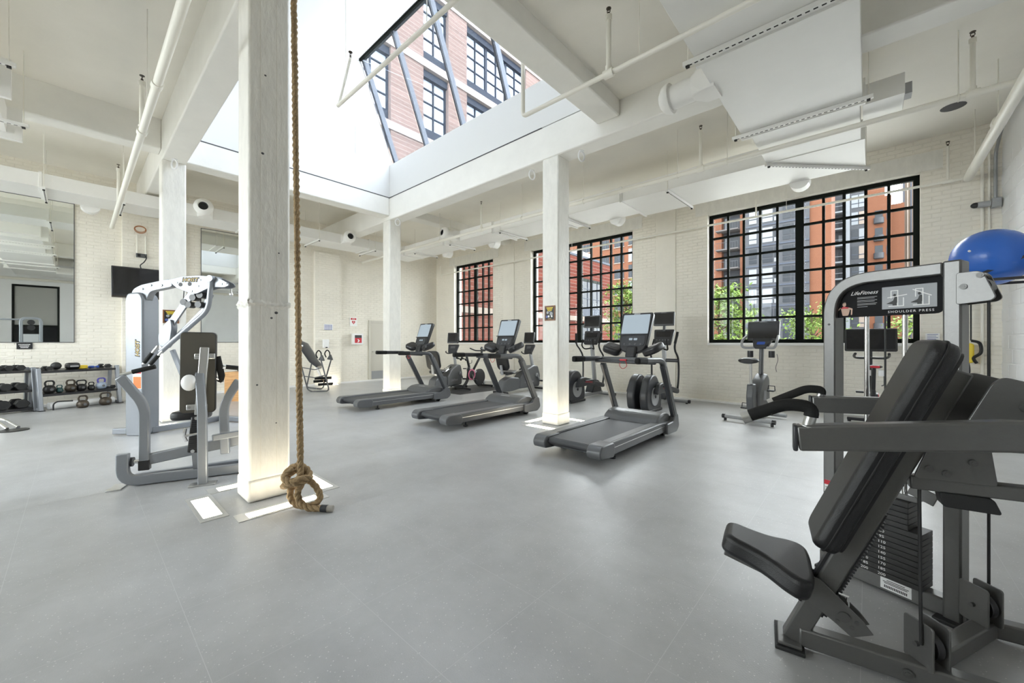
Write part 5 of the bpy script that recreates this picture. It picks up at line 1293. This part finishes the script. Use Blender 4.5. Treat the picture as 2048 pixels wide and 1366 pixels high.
MB().prism([(.0, -.05), (.05, 0), (.0, .05), (-.03, .05), (.0, 0), (-.03, -.05)], .143, .145, TR(0, 0, .12) @ TBv).build('arrow_mark', M['paper'], t)
# television
t = thing('television', 'black flat television on the brick pilaster', 'television', (XB+.12, 1.09, 2.27))
MB().bx((.062, 0, .35), (.10, .25, .25)).build('bracket', M['plastic'], t)
T = TR(.14, 0, 0) @ RY(-6)
b_ = MB().box(-.04, .04, -.57, .57, 0, .68, T).build('body', M['plastic'], t, bevel=.008)
MB().box(.040, .042, -.54, .54, .07, .65, T).build('screen', M['screen'], b_)
MB().box(.04, .044, -.57, .57, .0, .022, T).build('speaker_bar', M['bronze'], b_)
MB().tube(smooth_path([(.05, -.08, .02), (.07, -.09, -.06), (.05, -.05, -.12)], 4), .007, 6).build('cable', M['plastic'], t)
# framed posters on the columns
def poster(lb, T, w_, h_, loc):
    t = thing('framed_poster', lb, 'poster', loc)
    MB().prism(rrect(w_, h_, .002, 1), 0, .012, T).build('frame', mat('brown_wood_frame', (.22, .09, .035), .5), t, bevel=.002)
    pr = MB().box(-w_/2+.018, w_/2-.018, -h_/2+.018, h_/2-.018, .012, .013, T).build('print', M['ink'], t)
    for k in range(3): MB().box(-w_*.32+k*.012, w_*.32-k*.012, h_*.36-k*.022-.007, h_*.36-k*.022+.007, .013, .0136, T).build('yellow_lettering', M['yellow'], pr)
    for x, y, r, mm in ((-.04, .01, .022, 'lplastic'), (-.055, -.055, .02, 'blue'), (-.02, -.05, .018, 'paper'), (.03, -.01, .03, 'print'), (.04, -.05, .016, 'paper'), (.0, .03, .014, 'print')):
        MB().cyl((x, y, .013), (x, y, .0136), r, 14, T=T).build('picture_patch', M[mm], pr)
    MB().box(-.035, .03, -h_/2+.026, -h_/2+.034, .013, .0136, T).build('caption', M['gold'], pr)
poster('brown framed black and yellow poster on the column behind the treadmills', Matrix(((1, 0, 0, 0), (0, 0, -1, 0), (0, 1, 0, 0), (0, 0, 0, 1))), .20, .235, (-3.705, 5.003, 1.753))
poster('brown framed black and yellow poster behind the pulldown machine arm', TBv, .205, .215, (-8.43, 1.045, 1.714))
# paper notices near the windows
for x, z, lb in ((.78, 1.38, 'small pale notice on the brick beside the wide window'), (-3.55, 1.36, 'small white notice with blue print behind the elliptical trainer')):
    t = thing('paper_notice', lb, 'notice', (x, YA-.04, z)); MB().box(-.08, .08, -.004, 0, -.06, .06).build('sheet', M['paper'], t)
    for k in range(4): MB().box(-.06, .06-.02*(k % 2), -.005, -.004, .036-k*.025, .044-k*.025).build('print_line', M['blue'], t)
# ---------------- racks
def rack(name, lb, p0, p1, levels, hgt, dep_=.48):
    p0 = Vector(p0); p1 = Vector(p1); ang = math.degrees(math.atan2(p1.y-p0.y, p1.x-p0.x)); L = (p1-p0).length
    t = thing(name, lb, 'rack', tuple(p0), ang)
    for x in (0, L):
        MB().bar([(x, .0, 0), (x, .12, hgt)], .06, .07, up=(0, 1, 0)).build('post', M['silver'], t, bevel=.008)
        MB().bar([(x, -.02, .03), (x, dep_, .03)], .06, .06).build('foot', M['silver'], t, bevel=.008)
        MB().bar([(x, dep_-.05, .03), (x, dep_-.12, hgt)], .05, .05, up=(0, 1, 0)).build('rear_post', M['silver'], t, bevel=.006)
        MB().box(x-.04, x+.04, -.06, .06, 0, .015).build('foot_plate', M['plastic'], t)
    for z in levels:
        y0 = .12*z/hgt
        T = TR(0, y0, z) @ RX(8)
        sh = MB().box(.03, L-.03, -.02, .32, -.012, .012, T).build('shelf', M['plastic'], t, bevel=.003)
        MB().box(.03, L-.03, -.025, -.005, -.012, .03, T).build('lip', M['plastic'], sh)
    return t, L
r1, L1 = rack('kettlebell_rack', 'silver two shelf rack holding kettlebells and small weights', (-11.49, -.43, 0), (-11.90, .64, 0), (.28, .72), .80)
r2, L2 = rack('dumbbell_rack', 'silver three shelf rack filled with black hex dumbbells', (-11.22, -1.60, 0), (-11.60, -.50, 0), (.05, .38, .74), .82)
def on_rack(r, x, y, z): 
    return r.matrix_basis @ Vector((x, y, z))
def hexdumb(lb, pos, rz, s, m='rubber', grp='black hex dumbbells on the rack'):
    t = thing('dumbbell', lb, 'dumbbell', tuple(pos), rz, grp)
    for y in (-1, 1):
        hx = [(s*.5*math.cos(a*PI/3), s*.44*math.sin(a*PI/3)+s*.38) for a in range(6)]
        hd = MB().prism(hx, 0, s*.52, Matrix(((1, 0, 0, 0), (0, 0, 1, 0), (0, 1, 0, 0), (0, 0, 0, 1))) @ TR(0, 0, (y*s*.72)-(s*.52 if y < 0 else 0) if False else (.07 if y > 0 else -.07-s*.52))).build('head', M[m], t, bevel=s*.06)
    MB().cyl((0, -.075, s*.38), (0, .075, s*.38), .016, 12).build('grip', M['chrome'] if m == 'rubber' else M[m], t)
    return t
TD = Matrix.Rotation(0, 4, 'Z')
bpy.context.view_layer.update()
w1 = r1.rotation_euler.z*180/PI; w2 = r2.rotation_euler.z*180/PI
def put(r, x, z, up=.014, y=.15):
    hgt = .80 if r is r1 else .82
    return (Matrix.Translation(r.location) @ Matrix.Rotation(r.rotation_euler.z, 4, 'Z')) @ Vector((x, .12*z/hgt+y, z+up+math.tan(math.radians(8))*y))
names = ['first', 'second', 'third', 'fourth', 'fifth', 'sixth', 'seventh']
for z, n, s, lv in ((.74, 7, .125, 'top'), (.38, 5, .165, 'middle'), (.05, 4, .20, 'bottom')):
    for k in range(n):
        x = L2-.10-s*.3-k*(s*1.12)
        if x < .06: continue
        hexdumb('black hex dumbbell on the %s shelf, %s from the kettlebell rack' % (lv, names[k]), put(r2, x, z), w2, s)
def kettle(lb, pos, rz, r, m='iron', horn=1.0, hm=None, grp='kettlebells on the rack'):
    t = thing('kettlebell', lb, 'kettlebell', tuple(pos), rz, grp)
    MB().lathe([(r*.55, 0), (r*.82, r*.14), (r*.99, r*.55), (r, r*.85), (r*.9, r*1.25), (r*.62, r*1.58), (r*.3, r*1.72)], 20).build('bell', M[m], t, ang=60)
    w_ = r*.72*horn
    MB().tube(fillet([(-w_*.75, 0, r*1.45), (-w_, 0, r*2.15), (-w_*.7, 0, r*2.62), (w_*.7, 0, r*2.62), (w_, 0, r*2.15), (w_*.75, 0, r*1.45)], r*.35, 5), r*.17, 10).build('handle', M[hm or m], t)
    MB().cyl((0, -r*.97, r*.8), (0, -r*1.02, r*.8), r*.28, 14).build('badge', M['gplastic'], t)
    return t
M['teal'] = mat('teal_vinyl', (.03, .09, .09), .4); M['pale'] = mat('pale_blue_vinyl', (.36, .42, .52), .4); M['violet'] = mat('violet_handle', (.10, .09, .42), .4)
for px, rr, m, lb, hm in ((113, .088, 'iron', 'glossy black kettlebell at the dumbbell end of the rack shelf', None), (131, .052, 'teal', 'tiny dark teal kettlebell between two black ones', None), (152, .085, 'bronze', 'worn brownish kettlebell on the rack shelf', None),
                          (173, .078, 'iron', 'black kettlebell with a very wide handle on the rack shelf', None), (193, .058, 'iron', 'small black kettlebell beside the pale blue one', None), (214, .085, 'pale', 'pale blue kettlebell with a violet handle', 'violet')):
    x = (px-89)/154*L1
    kettle(lb, put(r1, x, .28), w1, rr, m, 1.35 if px == 173 else 1.0, hm)
hexdumb('single small black dumbbell at the end of the kettlebell shelf', put(r1, L1-.1, .28), w1+20, .09, 'rubber', None)
kettle('dark kettlebell standing on the floor under the middle of the rack', Vector((-11.52, .10, 0)), w1, .09, 'bronze', 1.0, None, 'kettlebells on the floor')
kettle('wide handled dark kettlebell standing on the floor by the wall end of the rack', Vector((-11.70, .42, 0)), w1, .095, 'bronze', 1.25, None, 'kettlebells on the floor')
hexdumb('tiny black dumbbell at the dumbbell rack end of the top kettlebell shelf', put(r1, .07, .72), w1, .07, 'rubber', None)
hexdumb('small black hex dumbbell on the kettlebell rack beside the medicine ball', put(r1, .17, .72), w1, .10, 'rubber', None)
hexdumb('small black hex dumbbell at the wall end of the top kettlebell shelf', put(r1, L1-.14, .72), w1+8, .105, 'rubber', None)
p = put(r1, .29, .72)
t = thing('medicine_ball', 'black medicine ball on the kettlebell rack', 'ball', tuple(p)); MB().ell((0, 0, .075), (.075, .075, .075), 20, 12).build('ball', M['rubber'], t); MB().lathe([(.0755, .072), (.0758, .075), (.0755, .078)], 24, cap=False).build('seam', M['ink'], t)
p = put(r1, .52, .72)
t = thing('ankle_weight', 'bulky black strapped ankle weight on the kettlebell rack', 'ankle weight', tuple(p), w1)
MB().prism(rrect(.20, .15, .05), 0, .13, TR(0, 0, 0)).build('pad', M['vinyl'], t, bevel=.045, seg=3); MB().bx((0, -.078, .06), (.12, .006, .03)).build('strap', M['lplastic'], t)
p = put(r1, .66, .72)
t = thing('resistance_ring', 'yellow resistance band coiled on the kettlebell rack', 'band', tuple(p), w1)
for k in range(3): MB().tube([(.06*math.cos(a*PI/10)*1.2, .05*math.sin(a*PI/10), .016+k*.02) for a in range(20)], .014, 8, closed=True).build('coil', M['yellow'], t)
for k, dx in enumerate((.76, .84)):
    p = put(r1, dx, .72)
    t = thing('hand_weight', ['blue vinyl hand weight beside the yellow band', 'blue vinyl hand weight beside the end dumbbell'][k], 'hand weight', tuple(p), w1+75)
    MB().cyl((0, -.04, .026), (0, .04, .026), .012, 10).build('grip', M['bluerubber'], t)
    for y in (-.055, .055): MB().cyl((0, y-.02, .026), (0, y+.02, .026), .026, 6).build('head', M['bluerubber'], t, bevel=.004)
t = thing('foam_roller', 'long white foam roller lying under the kettlebell rack', 'foam roller', (-11.80, .10, 0), w1); MB().cyl((-.48, 0, .07), (.48, 0, .07), .07, 22).build('roll', M['white'], t, bevel=.006); MB().cyl((.48, 0, .07), (.482, 0, .07), .03, 16).build('core', M['gplastic'], t)
t = thing('bar_hook', 'black bent steel hook leaning under the rack beside the foam roller', 'hook', (-11.42, -.22, 0), w1); MB().tube(fillet([(-.06, 0, .012), (-.06, .0, .13), (.0, .02, .17), (.22, .05, .15)], .05, 5), .012, 8).build('rod', M['plastic'], t)
# chrome bench foot poking into view at the free weights
t = thing('bench_frame', 'chrome bench frame with a round base plate in front of the dumbbell rack', 'bench', (-9.35, -.62, 0), 15)
MB().cyl((.06, 0, 0), (.06, 0, .012), .15, 24).build('base_plate', M['iron'], t)
MB().tube(fillet([(.0, -.05, .03), (-.35, -.16, .22), (-.85, -.55, .38)], .08), .022, 12).build('leg_tube', M['chrome'], t)
MB().tube(fillet([(-.02, .06, .03), (-.38, .0, .12), (-.85, -.45, .36)], .08), .022, 12).build('leg_tube', M['chrome'], t)
MB().prism(rrect(.30, .9, .06), .38, .46, TR(-.95, -.85, 0)).build('seat_pad', M['vinyl'], t, bevel=.02); [MB().bar([(-.95, y-.85, 0), (-.95, y-.85, .38)], .05, .05, up=(0, 1, 0)).build('leg', M['chrome'], t) for y in (-.3, .3)]
# plywood box with a bar on it
t = thing('plyo_box', 'plywood plyometric box standing behind the press machine', 'box', (-10.45, 2.55, 0), 42)
for s in (-1, 1):
    MB().box(-.25, .25, s*.25-.009, s*.25+.009, 0, .62).build('side_panel', M['wood'], t); MB().box(s*.241-.009, s*.241+.009, -.241, .241, 0, .62).build('end_panel', M['wood'], t)
MB().box(-.25, .25, -.25, .25, .62, .638).build('top_panel', M['wood'], t)
hexdumb('small black dumbbell lying on the plywood box', Vector((-10.45, 2.55, .639)), 42+90, .10, 'rubber', None)
# ---------------- exercise ball on a wall rack and suspension trainer
t = thing('ball_rack', 'black steel ball rack on the white block wall', 'rack', (XC-.012, 7.35, 2.02))
for y in (-.27, .27):
    MB().bar([(0, y, .0), (-.72, y, .0)], .035, .03).build('arm', M['plastic'], t); MB().bar([(0, y, .33), (-.62, y, .015)], .03, .03, up=(0, 1, 0)).build('brace', M['plastic'], t); MB().box(-.01, .005, y-.03, y+.03, -.05, .40).build('wall_plate', M['plastic'], t)
MB().bar([(-.72, -.27, .0), (-.72, .27, .0)], .035, .03).build('front_bar', M['plastic'], t)
t = thing('exercise_ball', 'large shiny blue exercise ball resting on the wall rack', 'ball', (1.10, 7.35, 2.05))
MB().ell((0, 0, .26), (.345, .345, .33), 40, 28).build('ball', M['ball'], t, ang=80); MB().cyl((-.2, -.27, .32), (-.21, -.285, .325), .012, 10).build('plug', M['white'], t)
t = thing('suspension_trainer', 'yellow and black suspension trainer hanging by the corner conduits', 'strap', (1.17, 9.13, .7))
MB().tube([(0, .12, 1.40), (0, .02, 1.36), (0, 0, 1.28), (0, 0, .62)], .010, 8).build('strap', M['ink'], t)
MB().tube([(.025*math.cos(a*PI/6), 0, 1.22+.05*math.sin(a*PI/6)) for a in range(12)], .006, 6, closed=True).build('snap_hook', M['plastic'], t)
MB().prism(rrect(.12, .30, .04), -.05, .05, TR(-.03, 0, .43) @ RX(90)).build('pouch', M['yellow'], t, bevel=.02)
MB().tube(smooth_path([(.0, -.03, .62), (.08, -.05, .58), (.09, -.06, .44), (.02, -.06, .36), (.05, -.05, .28)], 6), .02, 8).build('hand_loop', M['ink'], t)
MB().tube(smooth_path([(-.03, -.02, .28), (-.02, -.02, .15), (-.05, -.02, .0)], 5), .014, 8).build('webbing', M['ink'], t)
# ---------------- cable machine (outside the frame, seen in the mirror)
t = thing('cable_machine', 'silver twin tower cable machine reflected in the large mirror', 'weight machine', (-5.0, -1.55, 0), 90)
for s in (-1, 1):
    x = s*.62
    MB().bar(fillet([(x-.20, 0, 0), (x-.20, 0, 2.05), (x+.20, 0, 2.05), (x+.20, 0, 0)], .12, 5), .07, .07, up=(0, 1, 0)).build('tower_frame', M['silver'], t, bevel=.008)
    MB().box(x-.16, x+.16, -.03, .03, .1, 1.55).build('shroud', M['lplastic'], t, bevel=.008)
    for z in (1.75, 1.92): MB().cyl((x, -.03, z), (x, .03, z), .08, 20).build('pulley', M['plastic'], t)
    MB().box(x-.28, x+.28, -.25, .25, 0, .04).build('foot', M['silver'], t, bevel=.006)
MB().cyl((-.5, 0, 2.0), (.5, 0, 2.0), .025, 12).build('pull_up_bar', M['silver'], t)
MB().bar([(-.5, .2, .35), (.5, .2, .35)], .06, .06).build('low_bar', M['silver'], t, bevel=.006)
# ================================================================ OUTSIDE
M['tanbrick'] = brickmat('tan_brick', (.165, .112, .092), (.13, .088, .072), (.23, .19, .165), 1.0, (PI/2, 0, PI/2), bw=.22, rh=.075, ms=.012)
M['redbrick'] = brickmat('red_brick', (0.0569, 0.0160, 0.0111), (0.0408, 0.0104, 0.0074), (0.0743, 0.0545, 0.0470), 1.0, (PI/2, 0, PI/2), bw=.22, rh=.075, ms=.012)
M['orbrick'] = brickmat('orange_brick', (0.0658, 0.0260, 0.0137), (0.0549, 0.0205, 0.0110), (0.0658, 0.0356, 0.0246), 1.0, (PI/2, 0, 0), bw=.3, rh=.10, ms=.012)
M['stone'] = mat('stone_band', (0.1089, 0.0891, 0.0759), .8, var=.15, vs=2, spec=.08)
M['bluegrey'] = mat('blue_grey_metal', (0.0215, 0.0248, 0.0330), .5, spec=.08)
M['blind'] = mat('white_blind', (.080, .085, .092), .35, spec=.08)
M['darkglass'] = mat('dark_building_glass', (0.0083, 0.0099, 0.0124), .25, spec=.12)
M['greypanel'] = mat('grey_cladding', (0.0227, 0.0236, 0.0266), .5, spec=.08)
M['balc'] = mat('balcony_slab', (0.0393, 0.0363, 0.0363), .7, spec=.08)
M['bounce_ground'] = mat('pale_light_bounce_ground', (.36, .35, .33), .9)  # unseen ground, put in pale to bounce daylight into the room
M['leaf'] = mat('young_leaf', (0.0440, 0.0836, 0.0132), .6, var=.4, vs=1.5, col2=(0.0748, 0.1056, 0.0220), spec=.08)
M['bark'] = mat('bark', (0.0385, 0.0275, 0.0193), .9, spec=.08)
M['brownpanel'] = mat('brown_cladding', (0.0654, 0.0500, 0.0385), .7, spec=.08)
struct(MB().box(-90, 60, YA+.36, 140, -.5, -.35).box(-90, XB-.3, -40, YA+.36, -.5, -.35).box(XB-.3, 60, -40, YR-.3, -.5, -.35).box(XC+.3, 60, YR-.3, YA+.36, -.5, -.35).build('ground', M['bounce_ground'], ang=0))
M['blind2'] = mat('bright_blind', (.34, .37, .42), .5, spec=.1)
M['bandstone'] = mat('pale_stone_band', (.24, .20, .175), .8, var=.15, vs=2, spec=.05)
# ---- brick block seen through the skylight (plane x = -17, faces +x)
b = thing('brick_building', 'tan brick loft building with gridded windows rising above the skylight', 'building', (-17, 14, 0))
def KB(name, y0, y1, z0, z1, x0, x1, m, par=None): return MB().box(x0, x1, y0-14, y1-14, z0, z1).build(name, m, par or b, ang=0)
cols = [(5.2, 6.9), (8.3, 10.16), (12.03, 13.67), (15.0, 20.25)]
piers = [(0, 5.2), (6.9, 8.3), (10.16, 12.03), (13.67, 15.0), (20.25, 22.4)]
for y0, y1 in piers: KB('brick_pier', y0, y1, 0, 24, -.6, 0, M['tanbrick'])
fl0 = 11.93; FH = 4.02
for k in range(-2, 4):
    zb = fl0+k*FH
    if zb > 23: continue
    for y0, y1 in cols:
        KB('spandrel', y0, y1, zb-.0, zb+.62, -.5, -.25, M['bluegrey']); KB('spandrel_panel', y0+.15, y1-.15, zb+.12, zb+.5, -.25, -.22, M['bluegrey'])
        n = 2 if y1-y0 < 3 else 6
        wf = KB('window', y0, y1, zb+.62, zb+3.40, -.42, -.34, M['blind2'])
        wv = (y1-y0)/n
        for i in range(n+1):
            big = (i % 2 == 0)
            KB('mullion', y0+i*wv-(.09 if big else .03), y0+i*wv+(.09 if big else .03), zb+.62, zb+3.40, -.34, -.24, M['bluegrey'], wf)
        for j in range(1, 4): KB('transom', y0, y1, zb+.62+j*.695-.03, zb+.62+j*.695+.03, -.34, -.26, M['bluegrey'], wf)
        KB('window_head', y0, y1, zb+3.20, zb+3.56, -.5, -.12, M['bluegrey'])
    KB('stone_band', 0, 22.45, zb-.42, zb-.02, -.55, .06, M['bandstone'])
MB().box(-12, -.6, -14, 8.4, 0, 24.2).build('core', M['tanbrick'], b, ang=0)
# ---- red brick wing seen through the first windows (plane x = -14)
b = thing('brick_wing', 'low red brick building with steel windows beyond the window wall', 'building', (-14, 18, 0))
def NB(name, y0, y1, z0, z1, x0, x1, m, par=None): return MB().box(x0, x1, y0-18, y1-18, z0, z1).build(name, m, par or b, ang=0)
NB('wall', 10.2, 26.45, -.4, 6.9, -2.8, 0, M['redbrick']); NB('coping', 10.2, 26.5, 6.86, 7.0, -2.8, .06, M['bluegrey']); NB('stone_band', 10.2, 26.5, 2.68, 2.98, -.1, .07, M['stone'])
NB('roof_unit', 23.6, 25.4, 7.0, 7.7, -2.3, -1, M['lplastic'])
for z0, z1 in ((3.55, 5.5), (.6, 2.42)):
    for y0, y1 in ((22.45, 25.0), (14.6, 17.2)) if z0 > 3 else ((22.45, 25.0),):
        wf = NB('window', y0, y1, z0, z1, -.02, .02, M['darkglass'])
        NB('window_head', y0, y1, z1-.16, z1+.02, .0, .05, M['blackframe'], wf)
        for i in range(5): NB('mullion', y0+i*(y1-y0)/4-.03, y0+i*(y1-y0)/4+.03, z0, z1, .01, .05, M['bluegrey'], wf)
        for j in range(4): NB('transom', y0, y1, z0+j*(z1-z0)/3-.025, z0+j*(z1-z0)/3+.025, .01, .045, M['bluegrey'], wf)
NB('spandrel', 22.45, 25.0, 3.0, 3.55, -.02, .03, M['bluegrey'])
# ---- apartment block (plane y = 70, faces -y)
b = thing('apartment_block', 'orange brick apartment block with grey glazed bays and balconies', 'building', (-20, 70, 0))
def AB(name, x0, x1, z0, z1, y0, y1, m, par=None): return MB().box(x0+20, x1+20, y0, y1, z0, z1).build(name, m, par or b, ang=0)
AB('wall', -52, -17.5, -.4, 31, 0, 8, M['orbrick']); AB('wall', -14.87, -14.18, -.4, 31, 0, 8, M['orbrick']); AB('wall', -6.06, -3.68, -.4, 31, -.3, 8, M['orbrick'])
AB('recess', -17.5, -14.87, -.4, 31, 1.2, 8, M['greypanel']); AB('bay', -14.18, -6.06, -.4, 31, -.6, 8, M['greypanel'])
for k in range(-1, 9):
    zb = .75+k*3.05
    if zb < -.3: continue
    for x0, x1, w_, bl in ((-43.6, -41.4, 1.6, 1), (-39, -37.5, 1.7, 0), (-36.4, -34.4, 1.8, 0), (-33.5, -31.9, 2.4, 1), (-30.5, -28.6, 1.8, 0), (-26, -24, 1.8, 0)):
        wf = AB('window', x0, x1, zb+.5, zb+.5+w_, -.04, .02, M['blind'] if (bl and k % 2) else M['darkglass'])
        AB('sash', (x0+x1)/2-.06, (x0+x1)/2+.06, zb+.5, zb+.5+w_, -.09, -.03, M['bluegrey'], wf); AB('sill', x0-.1, x1+.1, zb+.36, zb+.5, -.14, 0, M['stone'], wf)
    # balcony in the recess
    bc = AB('balcony', -18.1, -14.9, zb-.15, zb+.05, -1.2, 1.2, M['balc'])
    AB('rail', -18.1, -14.9, zb+1.0, zb+1.06, -1.22, -1.16, M['greypanel'], bc)
    for i in range(9): AB('baluster', -18.05+i*.39, -18.02+i*.39, zb+.05, zb+1.0, -1.21, -1.17, M['greypanel'], bc)
    AB('balcony_door', -16.6, -15.0, zb+.1, zb+2.3, 1.1, 1.22, M['darkglass'], bc); AB('balcony_window', -17.3, -16.8, zb+.1, zb+2.3, 1.1, 1.22, M['blind'], bc)
    # glazed bay
    for x0, x1, m1, m2 in ((-13.5, -12.5, 'blind', 'blind'), (-11.75, -10.45, 'blind', 'blind'), (-10.25, -9.85, 'darkglass', 'blind'), (-9.2, -8.3, 'darkglass', 'darkglass'), (-8.15, -7.6, 'darkglass', 'darkglass'), (-7.3, -6.6, 'bluegrey', 'bluegrey')):
        if k in (1, 4) and m1 == 'blind': m1 = m2 = 'darkglass'
        wf = AB('window', x0, x1, zb+.98, zb+2.45, -.66, -.58, M[m1]); AB('lower_light', x0, x1, zb+.25, zb+.82, -.66, -.58, M[m2], wf)
    AB('floor_band', -14.18, -6.06, zb-.28, zb-.05, -.72, -.55, M['bluegrey'])
# ---- taller tower behind (plane y = 92)
b = thing('apartment_tower', 'tall brick apartment tower with rounded dark balconies', 'building', (0, 92, 0))
def TBx(name, x0, x1, z0, z1, y0, y1, m, par=None): return MB().box(x0, x1, y0, y1, z0, z1).build(name, m, par or b, ang=0)
TBx('wall', -8, -4.84, -.4, 31, 0, 10, M['orbrick']); TBx('recess', -4.84, -2.9, -.4, 31, 1.3, 10, M['greypanel']); TBx('pillar', -2.83, -2.29, -.4, 31, -.2, 10, M['blind'])
TBx('bay', -2.25, -.05, -.4, 31, -.1, 10, M['greypanel']); TBx('wall', .0, 2.2, -.4, 28.2, 0, 10, M['orbrick']); TBx('wall', 2.2, 3.0, -.4, 26.1, 0, 14, M['orbrick'])
TBx('wall', 3.0, 4.72, -.4, 25.2, 3, 14, M['orbrick'])
for k in range(0, 9):
    zb = .6+k*3.0
    bc = TBx('balcony', -4.84, -2.85, zb-.15, zb+.1, -.5, 1.3, M['blind']); TBx('rail', -4.84, -2.85, zb+.95, zb+1.02, -.5, -.44, M['blind'], bc); TBx('balcony_door', -3.9, -3.4, zb+.1, zb+2.1, 1.2, 1.32, M['blind'] if k % 3 == 0 else M['darkglass'], bc)
    for x0, x1, m in ((-2.1, -1.2, 'darkglass' if k < 7 else 'blind'), (-1.1, -.25, 'stone' if k % 2 else 'blind')):
        wf = TBx('window', x0, x1, zb+.3, zb+2.5, -.16, -.08, M[m]); TBx('transom', x0, x1, zb+.95, zb+1.08, -.2, -.14, M['bluegrey'], wf)
    if k < 8:
        bc = MB().lathe([(.55, zb-.1), (.66, zb), (.66, zb+.9), (.62, zb+.9)], 18, TR(1.45, -.1, 0)).build('rounded_balcony', M['greypanel'], b); TBx('balcony_door', .95, 1.95, zb+.1, zb+2.2, -.04, .02, M['darkglass'], bc)
        TBx('window', 2.4, 2.85, zb+.5, zb+2.0, -.04, .02, M['bluegrey'])
b = thing('clad_tower', 'brown clad tower with vertical strips beside the apartment tower', 'building', (5.7, 100, 0))
MB().box(-.95, 1.4, 0, 6, -.4, 38).build('wall', M['brownpanel'], b, ang=0)
for i in range(5): MB().box(-.9+i*.45, -.72+i*.45, -.2, 0, 0, 38).build('strip', M['stone' if i % 2 else 'bluegrey'], b, ang=0)
# ---- street trees
def tree(lb, x, y, h, r, seed, n=3200):
    t = thing('street_tree', lb, 'tree', (x, y, -.35), 0, 'street trees outside the windows')
    rnd = random.Random(seed)
    tr_ = MB().tube([(0, 0, 0), (.05, .03, h*.35), (-.03, .05, h*.7), (.0, 0, h*.95)], [.09, .075, .05, .015], 8)
    tr_.build('trunk', M['bark'], t)
    lf_ = MB(); cl = []
    for i in range(26):
        a = rnd.uniform(0, 2*PI); rr = r*math.sqrt(rnd.random()); zz = h*rnd.uniform(.35, 1.0); k_ = 1-abs(zz/h-.65)*1.1
        cl.append(Vector((rr*k_*math.cos(a), rr*k_*math.sin(a), zz)))
    br = MB()
    for c in cl[:14]: br.tube([(0, 0, max(.3*h, c.z-.6*r)), (c.x*.5, c.y*.5, c.z-.25*r), tuple(c)], [.035, .02, .008], 5)
    br.build('branch', M['bark'], t)
    for i in range(n):
        c = rnd.choice(cl); p = c + Vector((rnd.gauss(0, .26), rnd.gauss(0, .26), rnd.gauss(0, .17)))
        s = rnd.uniform(.06, .12); m_ = Matrix.Translation(p) @ Euler((rnd.uniform(-1, 1), rnd.uniform(-1, 1), rnd.uniform(0, 6.3))).to_matrix().to_4x4()
        lf_.add([(-s, 0, 0), (0, -s*.45, .01), (s, 0, 0), (0, s*.45, .01)], [(0, 1, 2, 3)], m_)
    stuff(lf_.build('foliage', M['leaf'], t, ang=0, fix=False))
tree('fresh green street tree outside the upright bike end of the wide window', -4.9, 19.2, 3.9, 1.25, 3)
tree('fresh green street tree outside the shoulder press end of the wide window', -2.0, 24.0, 3.4, 1.5, 5)
tree('fresh green street tree outside the window behind the elliptical trainers', -10.0, 20.6, 4.9, 1.3, 8)
tree('fresh green street tree in front of the tall tower', 2.3, 23.4, 3.3, 1.3, 9)
